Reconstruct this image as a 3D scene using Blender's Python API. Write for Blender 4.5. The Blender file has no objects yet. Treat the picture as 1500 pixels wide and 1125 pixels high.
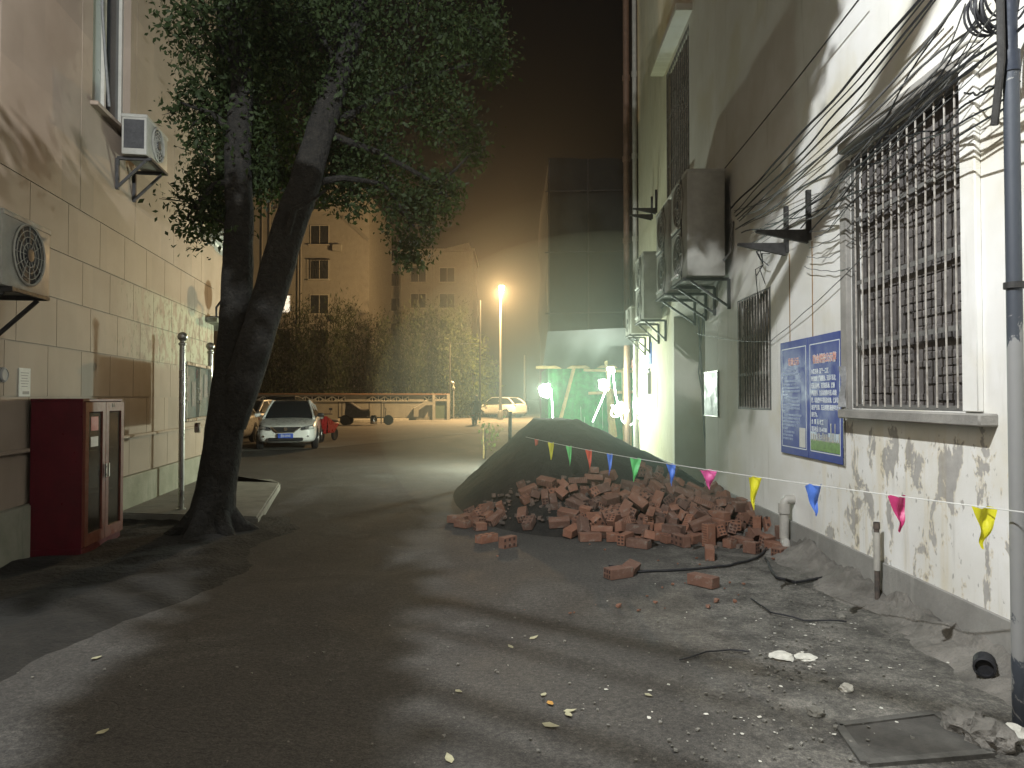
import bpy, bmesh, math, random
from math import sin, cos, pi, hypot
from mathutils import Vector, Matrix, Euler, noise
C = bpy.context.scene
COL = C.collection
R = math.radians
V = Vector
random.seed(11)
# ---------------------------------------------------------------- camera numbers, used to turn measured picture points into places
F, CX, CY, CAMH, HOR = 1040.0, 750.0, 562.5, 1.55, 584.0
PITCH = math.atan((HOR - CY) / F)
CAM = V((0, 0, CAMH))
def ray(px, py):
    u = (px - CX) / F; v = -(py - CY) / F
    return V((u, cos(PITCH) - sin(PITCH) * v, sin(PITCH) + cos(PITCH) * v))
def at(px, py, Y):
    r = ray(px, py); return CAM + r * (Y / r.y)
def gnd(px, py, z=0.0):
    r = ray(px, py); return CAM + r * ((z - CAMH) / r.z)
# right wall and left wall frames: x along the wall, y out of the wall into the alley
BR = math.atan(20 / 1040.0)
RO = V((2.72, 0, 0)); RD = V((sin(BR), cos(BR), 0)); RN = V((-cos(BR), sin(BR), 0)); RROT = pi / 2 - BR
BL = math.atan(165 / 1040.0)
LO = V((-3.6, 0, 0)); LD = V((-sin(BL), cos(BL), 0)); LN = V((cos(BL), sin(BL), 0)); LROT = -pi / 2 + BL
def onR(s, z, o=0): return RO + RD * s + RN * o + V((0, 0, z))
def onL(s, z, o=0): return LO + LD * s + LN * o + V((0, 0, z))
def hitR(px, py, o=0):
    r = ray(px, py); t = (RO + RN * o - CAM).dot(RN) / r.dot(RN); p = CAM + r * t
    return (p - RO).dot(RD), p.z
def hitL(px, py, o=0):
    r = ray(px, py); t = (LO + LN * o - CAM).dot(LN) / r.dot(LN); p = CAM + r * t
    return (p - LO).dot(LD), p.z

# ---------------------------------------------------------------- objects
def empty(name, loc=(0, 0, 0), rotz=0.0):
    o = bpy.data.objects.new(name, None); COL.objects.link(o)
    o.empty_display_size = .1
    o.location = loc; o.rotation_euler = (0, 0, rotz); return o
def tag(o, label, cat, group=None):
    o['label'] = label; o['category'] = cat
    if group: o['group'] = group
    return o
def thing(name, label, cat, loc=(0, 0, 0), rotz=0.0, group=None):
    return tag(empty(name, loc, rotz), label, cat, group)
def thingR(name, label, cat, s, z, o=0, group=None): return thing(name, label, cat, onR(s, z, o), RROT, group)
def thingL(name, label, cat, s, z, o=0, group=None): return thing(name, label, cat, onL(s, z, o), LROT, group)
def kids(o): return [c for c in COL.objects if c.parent is o]
def dup(root, loc=None, rotz=None, label=None):
    ch = {}
    allo = list(COL.objects)
    r = root.copy(); COL.objects.link(r)
    if loc is not None: r.location = loc
    if rotz is not None: r.rotation_euler = (0, 0, rotz)
    if label: r['label'] = label
    def rec(src, dst):
        for c in allo:
            if c.parent is src:
                d = c.copy(); COL.objects.link(d); d.parent = dst; rec(c, d)
    rec(root, r)
    return r

class MB:
    def __init__(s): s.bm = bmesh.new()
    def box(s, c, size, rot=None, bevel=0.0, seg=1):
        m = Matrix.Translation(V(c))
        if rot is not None: m = m @ (rot.to_matrix().to_4x4() if isinstance(rot, Euler) else rot.to_4x4())
        m = m @ Matrix.Diagonal((size[0], size[1], size[2], 1))
        g = bmesh.ops.create_cube(s.bm, size=1, matrix=m)
        if bevel > 0:
            es = list({e for v in g['verts'] for e in v.link_edges})
            bmesh.ops.bevel(s.bm, geom=es, offset=bevel, segments=seg, affect='EDGES', profile=.5)
        return s
    def bar(s, a, b, w, h=None, up=V((0, 0, 1))):
        a = V(a); b = V(b); h = h or w; d = b - a; L = d.length; d.normalize()
        if abs(d.dot(up)) > .99: up = V((1, 0, 0))
        x = d; z = (up - d * d.dot(up)).normalized(); y = z.cross(x)
        s.box((a + b) / 2, (L, w, h), Matrix((x, y, z)).transposed()); return s
    def tube(s, pts, r, seg=8, cap=True, jit=0.0, jscale=3.0):
        pts = [V(p) for p in pts]; n = len(pts)
        rr = r if isinstance(r, (list, tuple)) else [r] * n
        t0 = (pts[1] - pts[0]).normalized()
        up = V((0, 0, 1)) if abs(t0.z) < .9 else V((1, 0, 0))
        nx = t0.cross(up).normalized(); rings = []
        for i, p in enumerate(pts):
            t = (pts[min(i + 1, n - 1)] - pts[max(i - 1, 0)])
            if t.length < 1e-9: t = t0
            t.normalize(); nx = (nx - t * nx.dot(t)).normalized(); ny = t.cross(nx)
            ring = []
            for k in range(seg):
                a = 2 * pi * k / seg; d = nx * cos(a) + ny * sin(a); q = rr[i]
                if jit: q *= 1 + jit * noise.noise((p + d * q) * jscale)
                ring.append(s.bm.verts.new(p + d * q))
            rings.append(ring)
        for i in range(n - 1):
            for k in range(seg):
                s.bm.faces.new((rings[i][k], rings[i][(k + 1) % seg], rings[i + 1][(k + 1) % seg], rings[i + 1][k]))
        if cap:
            s.bm.faces.new(rings[0][::-1]); s.bm.faces.new(rings[-1])
        return s
    def lathe(s, prof, c=(0, 0, 0), axis='z', seg=16):
        c = V(c); rings = []
        for r, h in prof:
            ring = []
            for k in range(seg):
                a = 2 * pi * k / seg; x, y = r * cos(a), r * sin(a)
                p = {'z': V((x, y, h)), 'y': V((x, h, y)), 'x': V((h, x, y))}[axis]
                ring.append(s.bm.verts.new(c + p))
            rings.append(ring)
        for i in range(len(rings) - 1):
            for k in range(seg):
                s.bm.faces.new((rings[i][k], rings[i][(k + 1) % seg], rings[i + 1][(k + 1) % seg], rings[i + 1][k]))
        s.bm.faces.new(rings[0][::-1]); s.bm.faces.new(rings[-1])
        return s
    def poly(s, pts):
        s.bm.faces.new([s.bm.verts.new(V(p)) for p in pts]); return s
    def prism(s, pts, ext):
        a = [s.bm.verts.new(V(p)) for p in pts]; e = V(ext); b = [s.bm.verts.new(V(p) + e) for p in pts]
        s.bm.faces.new(a[::-1]); s.bm.faces.new(b); n = len(a)
        for i in range(n): s.bm.faces.new((a[i], a[(i + 1) % n], b[(i + 1) % n], b[i]))
        return s
    def grid(s, f, nu, nv, closed_u=False):
        vs = [[s.bm.verts.new(V(f(i / nu, j / nv))) for j in range(nv + 1)] for i in range(nu + 1)]
        for i in range(nu):
            for j in range(nv): s.bm.faces.new((vs[i][j], vs[i + 1][j], vs[i + 1][j + 1], vs[i][j + 1]))
        return s
    def build(s, name, m, parent=None, smooth=True, kind=None, recalc=True, mods=None):
        if recalc: bmesh.ops.recalc_face_normals(s.bm, faces=s.bm.faces)
        me = bpy.data.meshes.new(name); s.bm.to_mesh(me); s.bm.free()
        if smooth:
            me.shade_smooth(); me.set_sharp_from_angle(angle=R(38))
        if m: me.materials.append(m)
        o = bpy.data.objects.new(name, me); COL.objects.link(o)
        if parent: o.parent = parent
        if kind: o['kind'] = kind
        return o

def raw_mesh(name, verts, faces, m, parent=None, smooth=False):
    me = bpy.data.meshes.new(name); me.from_pydata(verts, [], faces); me.update()
    if smooth: me.shade_smooth()
    me.materials.append(m); o = bpy.data.objects.new(name, me); COL.objects.link(o)
    if parent: o.parent = parent
    return o

# ---------------------------------------------------------------- materials
def newmat(name):
    m = bpy.data.materials.new(name); m.use_nodes = True
    nt = m.node_tree; b = nt.nodes['Principled BSDF']; return m, nt, b
def N(nt, t, **kw):
    n = nt.nodes.new(t)
    for k, v in kw.items(): setattr(n, k, v)
    return n
def noise_node(nt, vec, scale, detail=5, rough=.6, dist=0.0):
    n = N(nt, 'ShaderNodeTexNoise'); n.inputs['Scale'].default_value = scale; n.inputs['Detail'].default_value = detail
    n.inputs['Roughness'].default_value = rough; n.inputs['Distortion'].default_value = dist
    nt.links.new(vec, n.inputs['Vector']); return n.outputs['Fac']
def ramp(nt, fac, stops):
    r = N(nt, 'ShaderNodeValToRGB'); e = r.color_ramp.elements
    while len(e) < len(stops): e.new(.5)
    for i, (p, c) in enumerate(stops):
        e[i].position = p; e[i].color = (c[0], c[1], c[2], 1) if not isinstance(c, (int, float)) else (c, c, c, 1)
    nt.links.new(fac, r.inputs['Fac']); return r.outputs['Color']
def mix(nt, fac, a, b, mode='MIX'):
    n = N(nt, 'ShaderNodeMix', data_type='RGBA', blend_type=mode)
    for sock, v in ((n.inputs['Factor'], fac), (n.inputs['A'], a), (n.inputs['B'], b)):
        if isinstance(v, (int, float)): sock.default_value = v
        elif isinstance(v, tuple): sock.default_value = (v[0], v[1], v[2], 1)
        else: nt.links.new(v, sock)
    return n.outputs['Result']
def mth(nt, op, a, b=None, clamp=False):
    n = N(nt, 'ShaderNodeMath', operation=op, use_clamp=clamp)
    for i, v in enumerate((a, b)):
        if v is None: continue
        if isinstance(v, (int, float)): n.inputs[i].default_value = v
        else: nt.links.new(v, n.inputs[i])
    return n.outputs[0]
def sstep(nt, x, a, b):
    n = N(nt, 'ShaderNodeMapRange', interpolation_type='SMOOTHSTEP'); n.clamp = True
    nt.links.new(x, n.inputs['Value']); n.inputs['From Min'].default_value = a; n.inputs['From Max'].default_value = b
    return n.outputs['Result']
def bump(nt, b, h, strength=.3, dist=.02):
    n = N(nt, 'ShaderNodeBump'); n.inputs['Strength'].default_value = strength; n.inputs['Distance'].default_value = dist
    nt.links.new(h, n.inputs['Height']); nt.links.new(n.outputs['Normal'], b.inputs['Normal'])
def objco(nt): return N(nt, 'ShaderNodeTexCoord').outputs['Object']
def mat(name, col, rough=.8, var=.25, scale=5, bmp=.25, bscale=45, metal=0.0, spec=.4, col2=None, coat=0.0, bdist=.01):
    m, nt, b = newmat(name); co = objco(nt)
    col2 = col2 or tuple(c * (1 - var) for c in col)
    f = noise_node(nt, co, scale, 6, .65)
    nt.links.new(ramp(nt, f, [(.35, col2), (.65, col)]), b.inputs['Base Color'])
    b.inputs['Roughness'].default_value = rough; b.inputs['Metallic'].default_value = metal
    b.inputs['Specular IOR Level'].default_value = spec; b.inputs['Coat Weight'].default_value = coat
    if bmp: bump(nt, b, noise_node(nt, co, bscale, 5, .6), bmp, bdist)
    if rough > .2 and rough < .75:
        nt.links.new(ramp(nt, noise_node(nt, co, scale * 2.3, 4), [(.3, max(.05, rough - .12)), (.7, min(1, rough + .15))]), b.inputs['Roughness'])
    return m
def emit(name, col, strength):
    m, nt, b = newmat(name); b.inputs['Base Color'].default_value = (*[min(1, c) for c in col], 1)
    b.inputs['Emission Color'].default_value = (*col, 1); b.inputs['Emission Strength'].default_value = strength; return m
def glass(name, col=(.02, .025, .03), rough=.06):
    m, nt, b = newmat(name); co = objco(nt)
    b.inputs['Base Color'].default_value = (*col, 1); b.inputs['Specular IOR Level'].default_value = .6
    nt.links.new(ramp(nt, noise_node(nt, co, 8, 4), [(.3, rough), (.7, rough + .12)]), b.inputs['Roughness']); return m

M = {}
M['steel'] = mat('stainless', (.5, .49, .45), .3, .1, 3, 0, metal=1.0)
M['dark_metal'] = mat('dark_iron', (.05, .048, .045), .6, .4, 14, .2, 60, metal=.3)
M['rust_metal'] = mat('rusty_iron', (.12, .09, .07), .75, .5, 12, .3, 60, col2=(.05, .045, .04))
M['galv'] = mat('grey_paint_metal', (.3, .3, .29), .55, .2, 9, .1)
M['ac_white'] = mat('aged_ac_casing', (.34, .33, .285), .55, .25, 4, .08)
M['ac_dark'] = mat('ac_grille', (.045, .045, .045), .6, .3, 10, 0)
M['white_trim'] = mat('white_trim', (.7, .69, .62), .6, .15, 6, .12)
M['pvc'] = mat('pvc_grey', (.42, .40, .35), .5, .25, 7, .08)
M['black_rubber'] = mat('black_cable', (.018, .018, .02), .55, .3, 20, .1)
M['grey_cable'] = mat('grey_cable', (.16, .16, .15), .6, .3, 20, .1)
M['wood'] = mat('bamboo_pole', (.42, .30, .12), .6, .3, 9, .2)
M['glass_dark'] = glass('window_glass')
M['frame_dark'] = mat('window_alu', (.16, .15, .14), .5, .2, 8, .05)
M['frame_light'] = mat('window_frame_light', (.45, .43, .37), .55, .2, 8, .08)
M['concrete'] = mat('old_concrete', (.22, .21, .18), .9, .35, 4, .5, 30)
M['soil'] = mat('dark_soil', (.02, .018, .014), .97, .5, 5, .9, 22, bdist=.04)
M['bark'] = mat('bark', (.019, .017, .013), .95, .6, 12, 1.0, 16, bdist=.07)
M['paper'] = mat('paper', (.62, .61, .56), .7, .12, 20, .05)
M['flake'] = mat('plaster_flake', (.6, .58, .5), .85, .3, 20, .3)
M['stone'] = mat('stone', (.2, .19, .16), .9, .45, 14, .5)
HAZE = .0011
BRICKS = [(1.544,9.31,0.414,0.3,0.21,-0.0),(2.612,9.068,0.062,0.36,-0.0,0.93),(1.25,8.82,0.304,0.08,0.33,-0.96),(1.977,7.688,0.044,0.0,-0.0,0.69),(-0.886,9.721,0.044,-0.0,0.0,0.61),(0.425,9.935,0.696,0.24,-0.29,0.29),(1.899,9.997,0.541,1.94,-0.11,1.13),(0.169,8.907,0.293,-0.38,-0.17,1.99),(2.158,8.515,0.059,-0.0,0.13,0.19),(2.695,7.259,0.044,0.0,0.0,-1.18),(0.79,8.234,0.14,0.24,-0.22,0.82),(2.574,8.208,0.057,-1.57,-0.0,0.38),(2.021,9.469,0.347,-2.94,0.32,-0.19),(0.51,8.961,0.381,-0.17,-0.3,1.8),(2.741,8.855,0.057,1.57,0.0,-0.12),(0.945,8.123,0.096,-0.32,3.06,0.4),(2.275,7.435,0.044,0.0,-0.0,-0.97),(-0.679,9.726,0.081,-0.96,-0.07,-1.14),(2.756,8.602,0.044,-0.0,0.0,1.12),(0.708,10.132,0.787,-0.1,-0.31,1.96),(2.378,9.712,0.312,-1.5,0.39,-0.42),(1.703,9.414,0.413,-0.23,-0.29,2.92),(2.116,9.22,0.251,-0.34,0.16,-1.92),(2.221,9.188,0.212,-0.35,0.16,-1.91),(2.247,8.16,0.044,0.0,0.0,-0.27),(2.602,8.742,0.057,-1.57,0.0,-2.9),(1.073,9.103,0.417,-0.08,0.33,-1.53),(1.329,9.137,0.397,-0.22,0.27,-1.84),(1.585,7.824,0.044,-0.0,-0.0,3.03),(0.839,8.763,0.318,-0.14,-2.84,-1.01),(2.201,8.306,0.11,0.0,-0.69,-2.63),(0.504,8.664,0.295,1.67,0.32,-1.54),(1.614,8.184,0.067,0.16,0.13,-0.65),(2.717,8.99,0.123,1.57,0.74,0.98),(1.443,8.544,0.297,1.8,0.31,-0.59),(-0.517,9.721,0.18,-1.89,-0.55,0.87),(-0.556,9.837,0.161,2.76,-0.52,0.96),(1.096,7.763,0.044,-0.0,-0.0,3.08),(0.125,9.342,0.414,2.76,-0.25,1.69),(2.649,9.501,0.153,0.25,0.32,0.1),(0.411,8.805,0.331,-1.44,0.33,-1.6),(-0.408,9.384,0.156,-0.57,0.16,2.19),(1.255,8.48,0.221,1.2,0.06,0.11),(2.307,8.645,0.116,-0.93,0.15,1.88),(1.805,8.99,0.262,-0.21,-0.3,2.83),(2.247,7.753,0.044,0.0,0.0,-0.84),(1.816,8.183,0.13,1.57,-0.91,-1.31),(1.139,8.642,0.257,-0.29,0.17,-2.33),(2.247,10.059,0.426,-0.22,-2.8,0.0),(0.37,9.789,0.635,-2.94,-0.35,0.35),(1.368,9.372,0.466,0.22,-0.3,1.47),(1.371,8.622,0.224,-0.29,-0.17,3.0),(2.812,9.203,0.096,0.26,0.36,1.8),(1.937,8.718,0.15,0.08,0.35,-0.7),(-0.683,8.905,0.044,-0.0,-0.0,2.69),(2.456,8.292,0.068,-0.56,-0.0,0.5),(2.672,9.319,0.102,-2.77,-0.13,1.28),(2.421,7.506,0.044,-0.0,-3.14,-1.19),(1.468,8.148,0.084,-1.51,0.22,-1.01),(2.27,8.447,0.125,-0.92,-0.43,3.11),(1.917,8.109,0.057,1.57,0.0,0.5),(2.412,8.62,0.059,1.54,-0.0,-1.37),(1.569,8.338,0.117,1.35,-0.27,2.7),(0.678,7.983,0.071,0.2,-0.14,0.96),(0.127,8.543,0.164,0.26,0.33,-1.65),(1.768,9.104,0.32,1.37,-0.3,2.83),(0.207,9.127,0.375,0.23,-0.36,0.2),(0.683,9.845,0.69,-0.12,-0.31,2.04),(1.931,9.37,0.344,0.22,0.3,-0.18),(1.902,8.273,0.132,-1.57,0.99,2.08),(1.645,9.744,0.601,0.9,-0.5,0.67),(2.555,8.624,0.104,-0.0,0.6,0.2),(-0.69,9.991,0.105,0.0,0.62,-3.1),(1.699,9.595,0.483,1.29,0.25,-1.72),(1.267,8.225,0.168,-0.36,2.87,-0.61),(0.81,9.357,0.52,0.08,-0.32,1.44),(2.127,9.547,0.408,0.63,0.06,2.15),(1.401,7.859,0.044,0.0,0.0,1.32),(0.657,9.363,0.525,-0.15,0.29,-2.05),(1.416,8.358,0.204,-2.0,-0.24,-1.87),(1.782,7.522,0.057,-1.57,-0.0,1.89),(1.597,8.239,0.202,1.33,0.3,-1.93),(0.615,9.533,0.591,-0.11,2.92,0.52),(2.085,8.372,0.12,0.26,-1.57,-1.57),(2.694,8.401,0.101,-1.57,0.42,-0.89),(0.956,9.863,0.682,-0.02,2.81,1.79),(-1.131,9.936,0.044,-0.0,0.0,1.62),(1.247,7.905,0.106,1.26,0.35,0.75),(1.733,8.381,0.15,1.31,-0.67,1.94),(1.949,9.839,0.469,-0.36,-0.13,-2.61),(2.528,9.109,0.114,-2.02,0.02,-2.22),(0.771,8.623,0.272,-2.92,0.24,-0.76),(2.828,9.52,0.107,1.89,-0.25,1.67),(1.399,8.94,0.323,-2.83,-0.16,0.91),(0.609,8.781,0.388,0.69,0.59,-0.55),(-0.431,8.856,0.116,-3.05,0.72,-0.66),(2.209,8.882,0.231,-0.49,-0.65,-0.57),(1.273,9.796,0.633,1.56,-0.35,2.08),(2.567,8.831,0.153,-1.67,0.48,1.59),(1.528,8.001,0.152,-0.12,2.93,1.37),(1.583,9.919,0.592,0.31,-0.2,1.27),(2.431,9.368,0.195,-0.17,0.36,-1.12),(2.092,10.112,0.507,1.21,0.18,-1.74),(1.968,9.242,0.365,0.78,0.4,-0.29),(0.261,9.581,0.536,-2.86,-0.33,0.07),(2.296,8.374,0.168,0.92,0.46,-0.06),(-0.423,8.639,0.057,1.57,0.0,2.38),(2.221,9.441,0.28,0.37,-0.11,1.14),(0.543,8.202,0.127,-2.81,-0.07,-0.02),(1.278,8.073,0.141,0.18,0.45,2.45),(1.131,9.758,0.642,1.46,0.32,-1.53),(0.98,8.0,0.144,1.08,-2.31,0.73),(1.219,9.157,0.433,-1.39,-0.28,1.34),(2.404,8.776,0.156,0.25,-2.51,0.85),(2.774,8.813,0.159,0.0,-0.0,-3.02),(1.916,6.919,0.058,-1.57,-0.0,1.33),(-0.165,9.745,0.408,-1.34,0.52,-2.27),(2.653,9.267,0.191,-0.13,0.37,-0.96),(0.915,8.982,0.388,0.03,-2.81,-1.51),(-0.725,9.489,0.044,3.14,0.0,-1.36),(0.752,9.914,0.804,0.02,0.33,-1.44),(0.925,10.062,0.801,0.03,0.05,2.1),(0.998,7.908,0.072,0.95,0.0,2.94),(2.499,9.77,0.269,-3.08,0.4,-0.42),(2.364,9.285,0.272,-0.79,0.32,-1.08),(-0.327,9.086,0.127,0.3,0.47,-2.08),(2.744,7.964,0.12,0.48,1.57,0.0),(2.216,8.622,0.153,-0.84,2.69,-0.9),(0.795,7.951,0.124,-0.5,0.56,-1.57),(2.766,8.282,0.166,-1.33,-0.34,1.6),(2.733,8.095,0.044,0.0,-0.0,2.85),(1.91,8.593,0.18,-0.84,-0.23,2.56),(2.18,7.609,0.111,-1.72,0.48,1.85),(-1.101,10.288,0.044,0.0,-3.14,-1.13),(-0.596,8.599,0.044,-0.0,0.0,-0.7),(-0.045,9.361,0.348,0.21,2.67,0.98),(2.388,8.788,0.263,0.06,2.47,-1.78),(1.806,8.861,0.287,-2.71,-0.76,0.95),(-0.422,9.15,0.101,0.25,0.42,-2.09),(2.523,9.282,0.262,-1.43,-0.57,2.15),(1.965,7.832,0.044,-0.0,-0.0,-2.55),(2.533,8.06,0.12,-1.29,1.57,0.0),(0.764,8.871,0.431,-0.32,0.21,1.43),(1.889,8.475,0.107,-0.57,-2.82,-0.52),(1.033,8.692,0.283,-2.86,-0.19,0.8),(2.22,9.67,0.412,0.57,0.13,2.06),(2.398,7.798,0.108,1.26,-0.39,-1.71),(2.013,8.155,0.19,1.26,-2.82,0.62),(-0.642,10.144,0.175,1.03,2.73,-0.76),(0.849,7.776,0.044,3.14,0.0,0.12),(2.403,7.163,0.058,-1.57,-0.0,2.31),(2.373,8.941,0.16,0.63,-0.08,2.87),(1.321,7.433,0.044,-0.0,0.0,-0.61),(2.064,7.483,0.12,-2.05,1.57,0.0),(1.101,10.046,0.74,-1.73,-0.31,2.47),(0.633,8.906,0.465,-2.33,0.42,1.65),(2.761,8.626,0.146,0.11,-0.11,1.64),(-0.197,9.394,0.281,-2.67,0.29,-1.64),(2.139,9.004,0.24,0.78,-0.12,0.2),(1.815,9.713,0.536,-1.74,-0.11,-1.25),(-0.59,9.362,0.133,-1.53,2.15,0.9),(1.628,8.578,0.184,1.81,-0.25,1.28),(2.658,7.437,0.067,-1.83,0.0,-2.74),(1.856,9.57,0.421,0.38,0.03,0.7),(2.836,9.263,0.163,0.18,2.74,-1.57),(2.653,8.833,0.272,2.69,0.18,0.35),(2.343,9.077,0.279,-0.97,-0.94,1.19),(1.535,8.809,0.273,-1.87,0.17,-2.16),(1.688,8.738,0.23,1.94,0.28,-0.35),(-0.274,7.703,0.044,0.0,-0.0,-2.38),(2.072,7.818,0.18,-2.96,-0.37,0.01),(0.868,8.426,0.217,-1.3,0.18,-0.45),(2.471,9.537,0.279,0.27,0.01,-0.53),(2.591,8.997,0.219,-2.01,-0.29,-2.23),(0.507,9.134,0.44,-2.83,-0.14,0.12),(1.709,7.696,0.044,0.0,-0.0,0.41),(1.057,9.265,0.502,-0.7,0.07,0.06),(0.837,9.139,0.474,0.69,0.01,-3.01),(1.439,7.543,0.093,0.23,0.34,1.57),(2.719,9.685,0.184,1.98,-0.03,1.12),(2.85,9.977,0.204,1.47,0.2,-1.57),(1.618,8.485,0.264,-0.31,2.99,0.91),(1.585,9.125,0.35,-2.87,-0.23,1.23),(2.633,9.659,0.285,0.79,-0.13,1.03),(1.118,8.317,0.219,-0.47,2.78,-0.52),(-0.531,8.981,0.049,-0.09,0.0,2.44),(2.329,8.013,0.044,3.14,0.0,-0.31),(1.686,8.154,0.177,0.21,-0.04,1.36),(2.043,9.114,0.356,-0.18,-2.36,-1.25),(2.415,8.415,0.215,2.62,-0.53,-1.39),(1.014,8.804,0.391,-2.07,-0.45,0.37),(-1.508,10.636,0.044,-0.0,-3.14,-0.29),(1.693,7.978,0.091,2.93,0.33,0.89),(0.439,9.05,0.497,-0.32,-0.11,2.51),(2.178,7.956,0.132,-3.14,0.0,-1.09),(2.099,8.015,0.044,-3.14,0.0,-0.82),(2.163,8.8,0.172,0.8,3.1,0.23),(2.856,8.251,0.057,-1.57,-0.0,-1.57),(1.256,9.321,0.543,-2.06,0.16,2.36),(-0.968,9.912,0.103,1.57,-2.7,0.04),(2.829,9.71,0.282,-2.32,0.5,-1.57),(-0.576,10.211,0.219,-2.61,-0.4,-0.76),(2.742,9.357,0.265,2.83,-1.17,-0.61),(1.837,9.177,0.326,1.39,-2.83,-0.37),(1.834,10.153,0.587,-2.8,-0.19,1.36),(-0.044,7.434,0.058,-1.57,-0.0,0.81),(2.767,8.614,0.246,-1.71,-0.06,-2.68),(1.467,9.572,0.585,-2.67,-0.13,-1.56),(1.212,7.619,0.057,-1.57,-0.0,0.98),(1.902,8.422,0.178,-2.6,-0.37,0.46),(1.37,7.765,0.132,-0.0,-0.0,2.78),(-0.541,9.217,0.087,1.97,0.15,-2.05),(0.294,8.869,0.371,0.31,-0.04,1.54),(1.198,8.617,0.336,0.32,-0.1,0.56),(2.674,7.033,0.044,3.14,0.0,0.59),(2.835,7.494,0.12,-1.76,1.57,0.0),(2.551,8.473,0.186,2.18,-0.37,0.98),(1.847,9.084,0.418,-1.66,0.35,-1.17),(1.569,8.657,0.325,0.54,-0.34,0.84),(1.489,8.386,0.341,-0.76,-2.66,-0.79),(-0.705,9.464,0.208,2.42,-1.57,0.0),(2.386,8.059,0.132,0.0,3.14,-1.33),(-0.145,8.931,0.193,2.01,0.26,-1.52),(1.288,9.552,0.538,-0.27,0.22,-2.0),(2.171,8.99,0.348,-0.71,-2.77,-0.31),(1.54,9.488,0.501,-2.08,-0.22,1.22),(2.441,10.725,0.485,-2.71,-0.03,1.24),(-1.268,9.45,0.044,0.0,-0.0,-1.01),(2.66,7.784,0.044,-0.0,0.0,-3.14),(1.391,9.853,0.615,0.06,-0.35,1.98),(2.539,9.883,0.295,-1.55,-0.41,2.55),(1.128,7.971,0.133,-1.52,0.99,1.16),(2.119,8.556,0.203,-0.97,2.51,-1.16),(2.364,8.137,0.22,0.0,0.0,2.1),(2.014,9.7,0.469,-2.95,0.59,0.45),(2.558,7.508,0.117,0.0,2.34,-1.17),(0.663,8.393,0.195,0.3,0.14,-0.44),(-1.027,10.081,0.103,-0.0,-2.55,0.37),(2.745,9.136,0.246,0.94,0.85,-1.61),(1.804,7.925,0.12,2.67,-1.57,0.0),(2.501,8.616,0.273,0.09,-2.82,1.57),(-0.197,8.699,0.093,3.13,-0.46,0.75),(2.139,8.725,0.251,-0.82,-0.18,-3.13),(1.76,7.759,0.132,-0.0,3.14,-0.8),(0.542,10.071,0.761,0.34,0.07,-0.6),(-0.824,8.434,0.058,-1.57,-0.0,-1.57),(-0.378,8.417,0.044,-0.0,3.14,0.41),(1.793,9.329,0.476,1.91,0.08,0.45),(1.319,8.387,0.237,-2.38,-0.86,0.61),(2.313,8.618,0.267,2.46,0.36,-0.22),(1.135,8.12,0.215,-0.52,2.93,0.07),(1.111,8.925,0.411,1.12,-0.25,0.24),(2.446,9.143,0.228,0.93,2.22,0.05),(-1.569,8.668,0.044,-0.0,-0.0,-1.76),(2.147,8.13,0.233,-0.44,-2.76,0.49),(-1.264,10.204,0.085,3.14,-0.38,0.44),(2.043,8.861,0.257,-0.35,-0.55,0.37),(1.951,8.856,0.302,-0.64,-0.05,1.26),(1.897,8.336,0.241,0.95,2.97,0.16),(2.856,8.831,0.26,1.57,0.0,1.57),(0.91,8.181,0.192,-0.41,0.05,0.7),(1.065,9.325,0.574,-0.09,-0.59,-1.45),(-0.342,9.414,0.27,1.2,-0.3,-1.26),(2.287,7.996,0.145,1.57,-0.0,1.92),(1.975,7.995,0.126,1.57,-0.79,0.83),(2.842,7.843,0.124,-0.0,-0.96,1.57),(2.508,9.038,0.25,-2.03,-0.21,-2.3),(-0.294,8.76,0.096,-1.46,0.32,-2.33),(2.033,8.53,0.277,0.63,0.28,1.68),(2.208,9.246,0.327,3.1,0.38,-0.86),(2.764,9.903,0.294,1.34,2.62,-0.22),(0.197,8.298,0.105,0.14,0.37,-1.88),(-0.925,9.103,0.044,0.0,-3.14,0.56),(2.849,8.457,0.2,1.44,0.73,-1.57),(2.775,7.601,0.044,3.14,-0.0,0.06)]
# ================================================================ walls with openings
def cell_wall(holes, s0, s1, z0, z1, flip, mb=None):
    """sheet in x=s (or -s), z; each hole (a, b, c, d, depth) sinks its cells; side faces where depth changes"""
    mb = mb or MB()
    ss = sorted({s0, s1} | {round(min(max(q, s0), s1), 4) for h in holes for q in h[:2]})
    zs = sorted({z0, z1} | {round(min(max(q, z0), z1), 4) for h in holes for q in h[2:4]})
    k = -1 if flip else 1
    def dep(s, z):
        d = 0
        for h in holes:
            if h[0] < s < h[1] and h[2] < z < h[3]: d = max(d, h[4])
        return d
    D = [[dep((ss[i] + ss[i + 1]) / 2, (zs[j] + zs[j + 1]) / 2) for j in range(len(zs) - 1)] for i in range(len(ss) - 1)]
    for i in range(len(ss) - 1):
        for j in range(len(zs) - 1):
            a, b, c, d, y = k * ss[i], k * ss[i + 1], zs[j], zs[j + 1], -D[i][j]
            mb.poly([(a, y, c), (b, y, c), (b, y, d), (a, y, d)])
            if i + 1 < len(ss) - 1 and D[i + 1][j] != D[i][j]:
                y2 = -D[i + 1][j]; mb.poly([(b, y, c), (b, y2, c), (b, y2, d), (b, y, d)])
            if j + 1 < len(zs) - 1 and D[i][j + 1] != D[i][j]:
                y2 = -D[i][j + 1]; mb.poly([(a, y, d), (b, y, d), (b, y2, d), (a, y2, d)])
    bmesh.ops.remove_doubles(mb.bm, verts=mb.bm.verts, dist=1e-5)
    return mb

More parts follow.
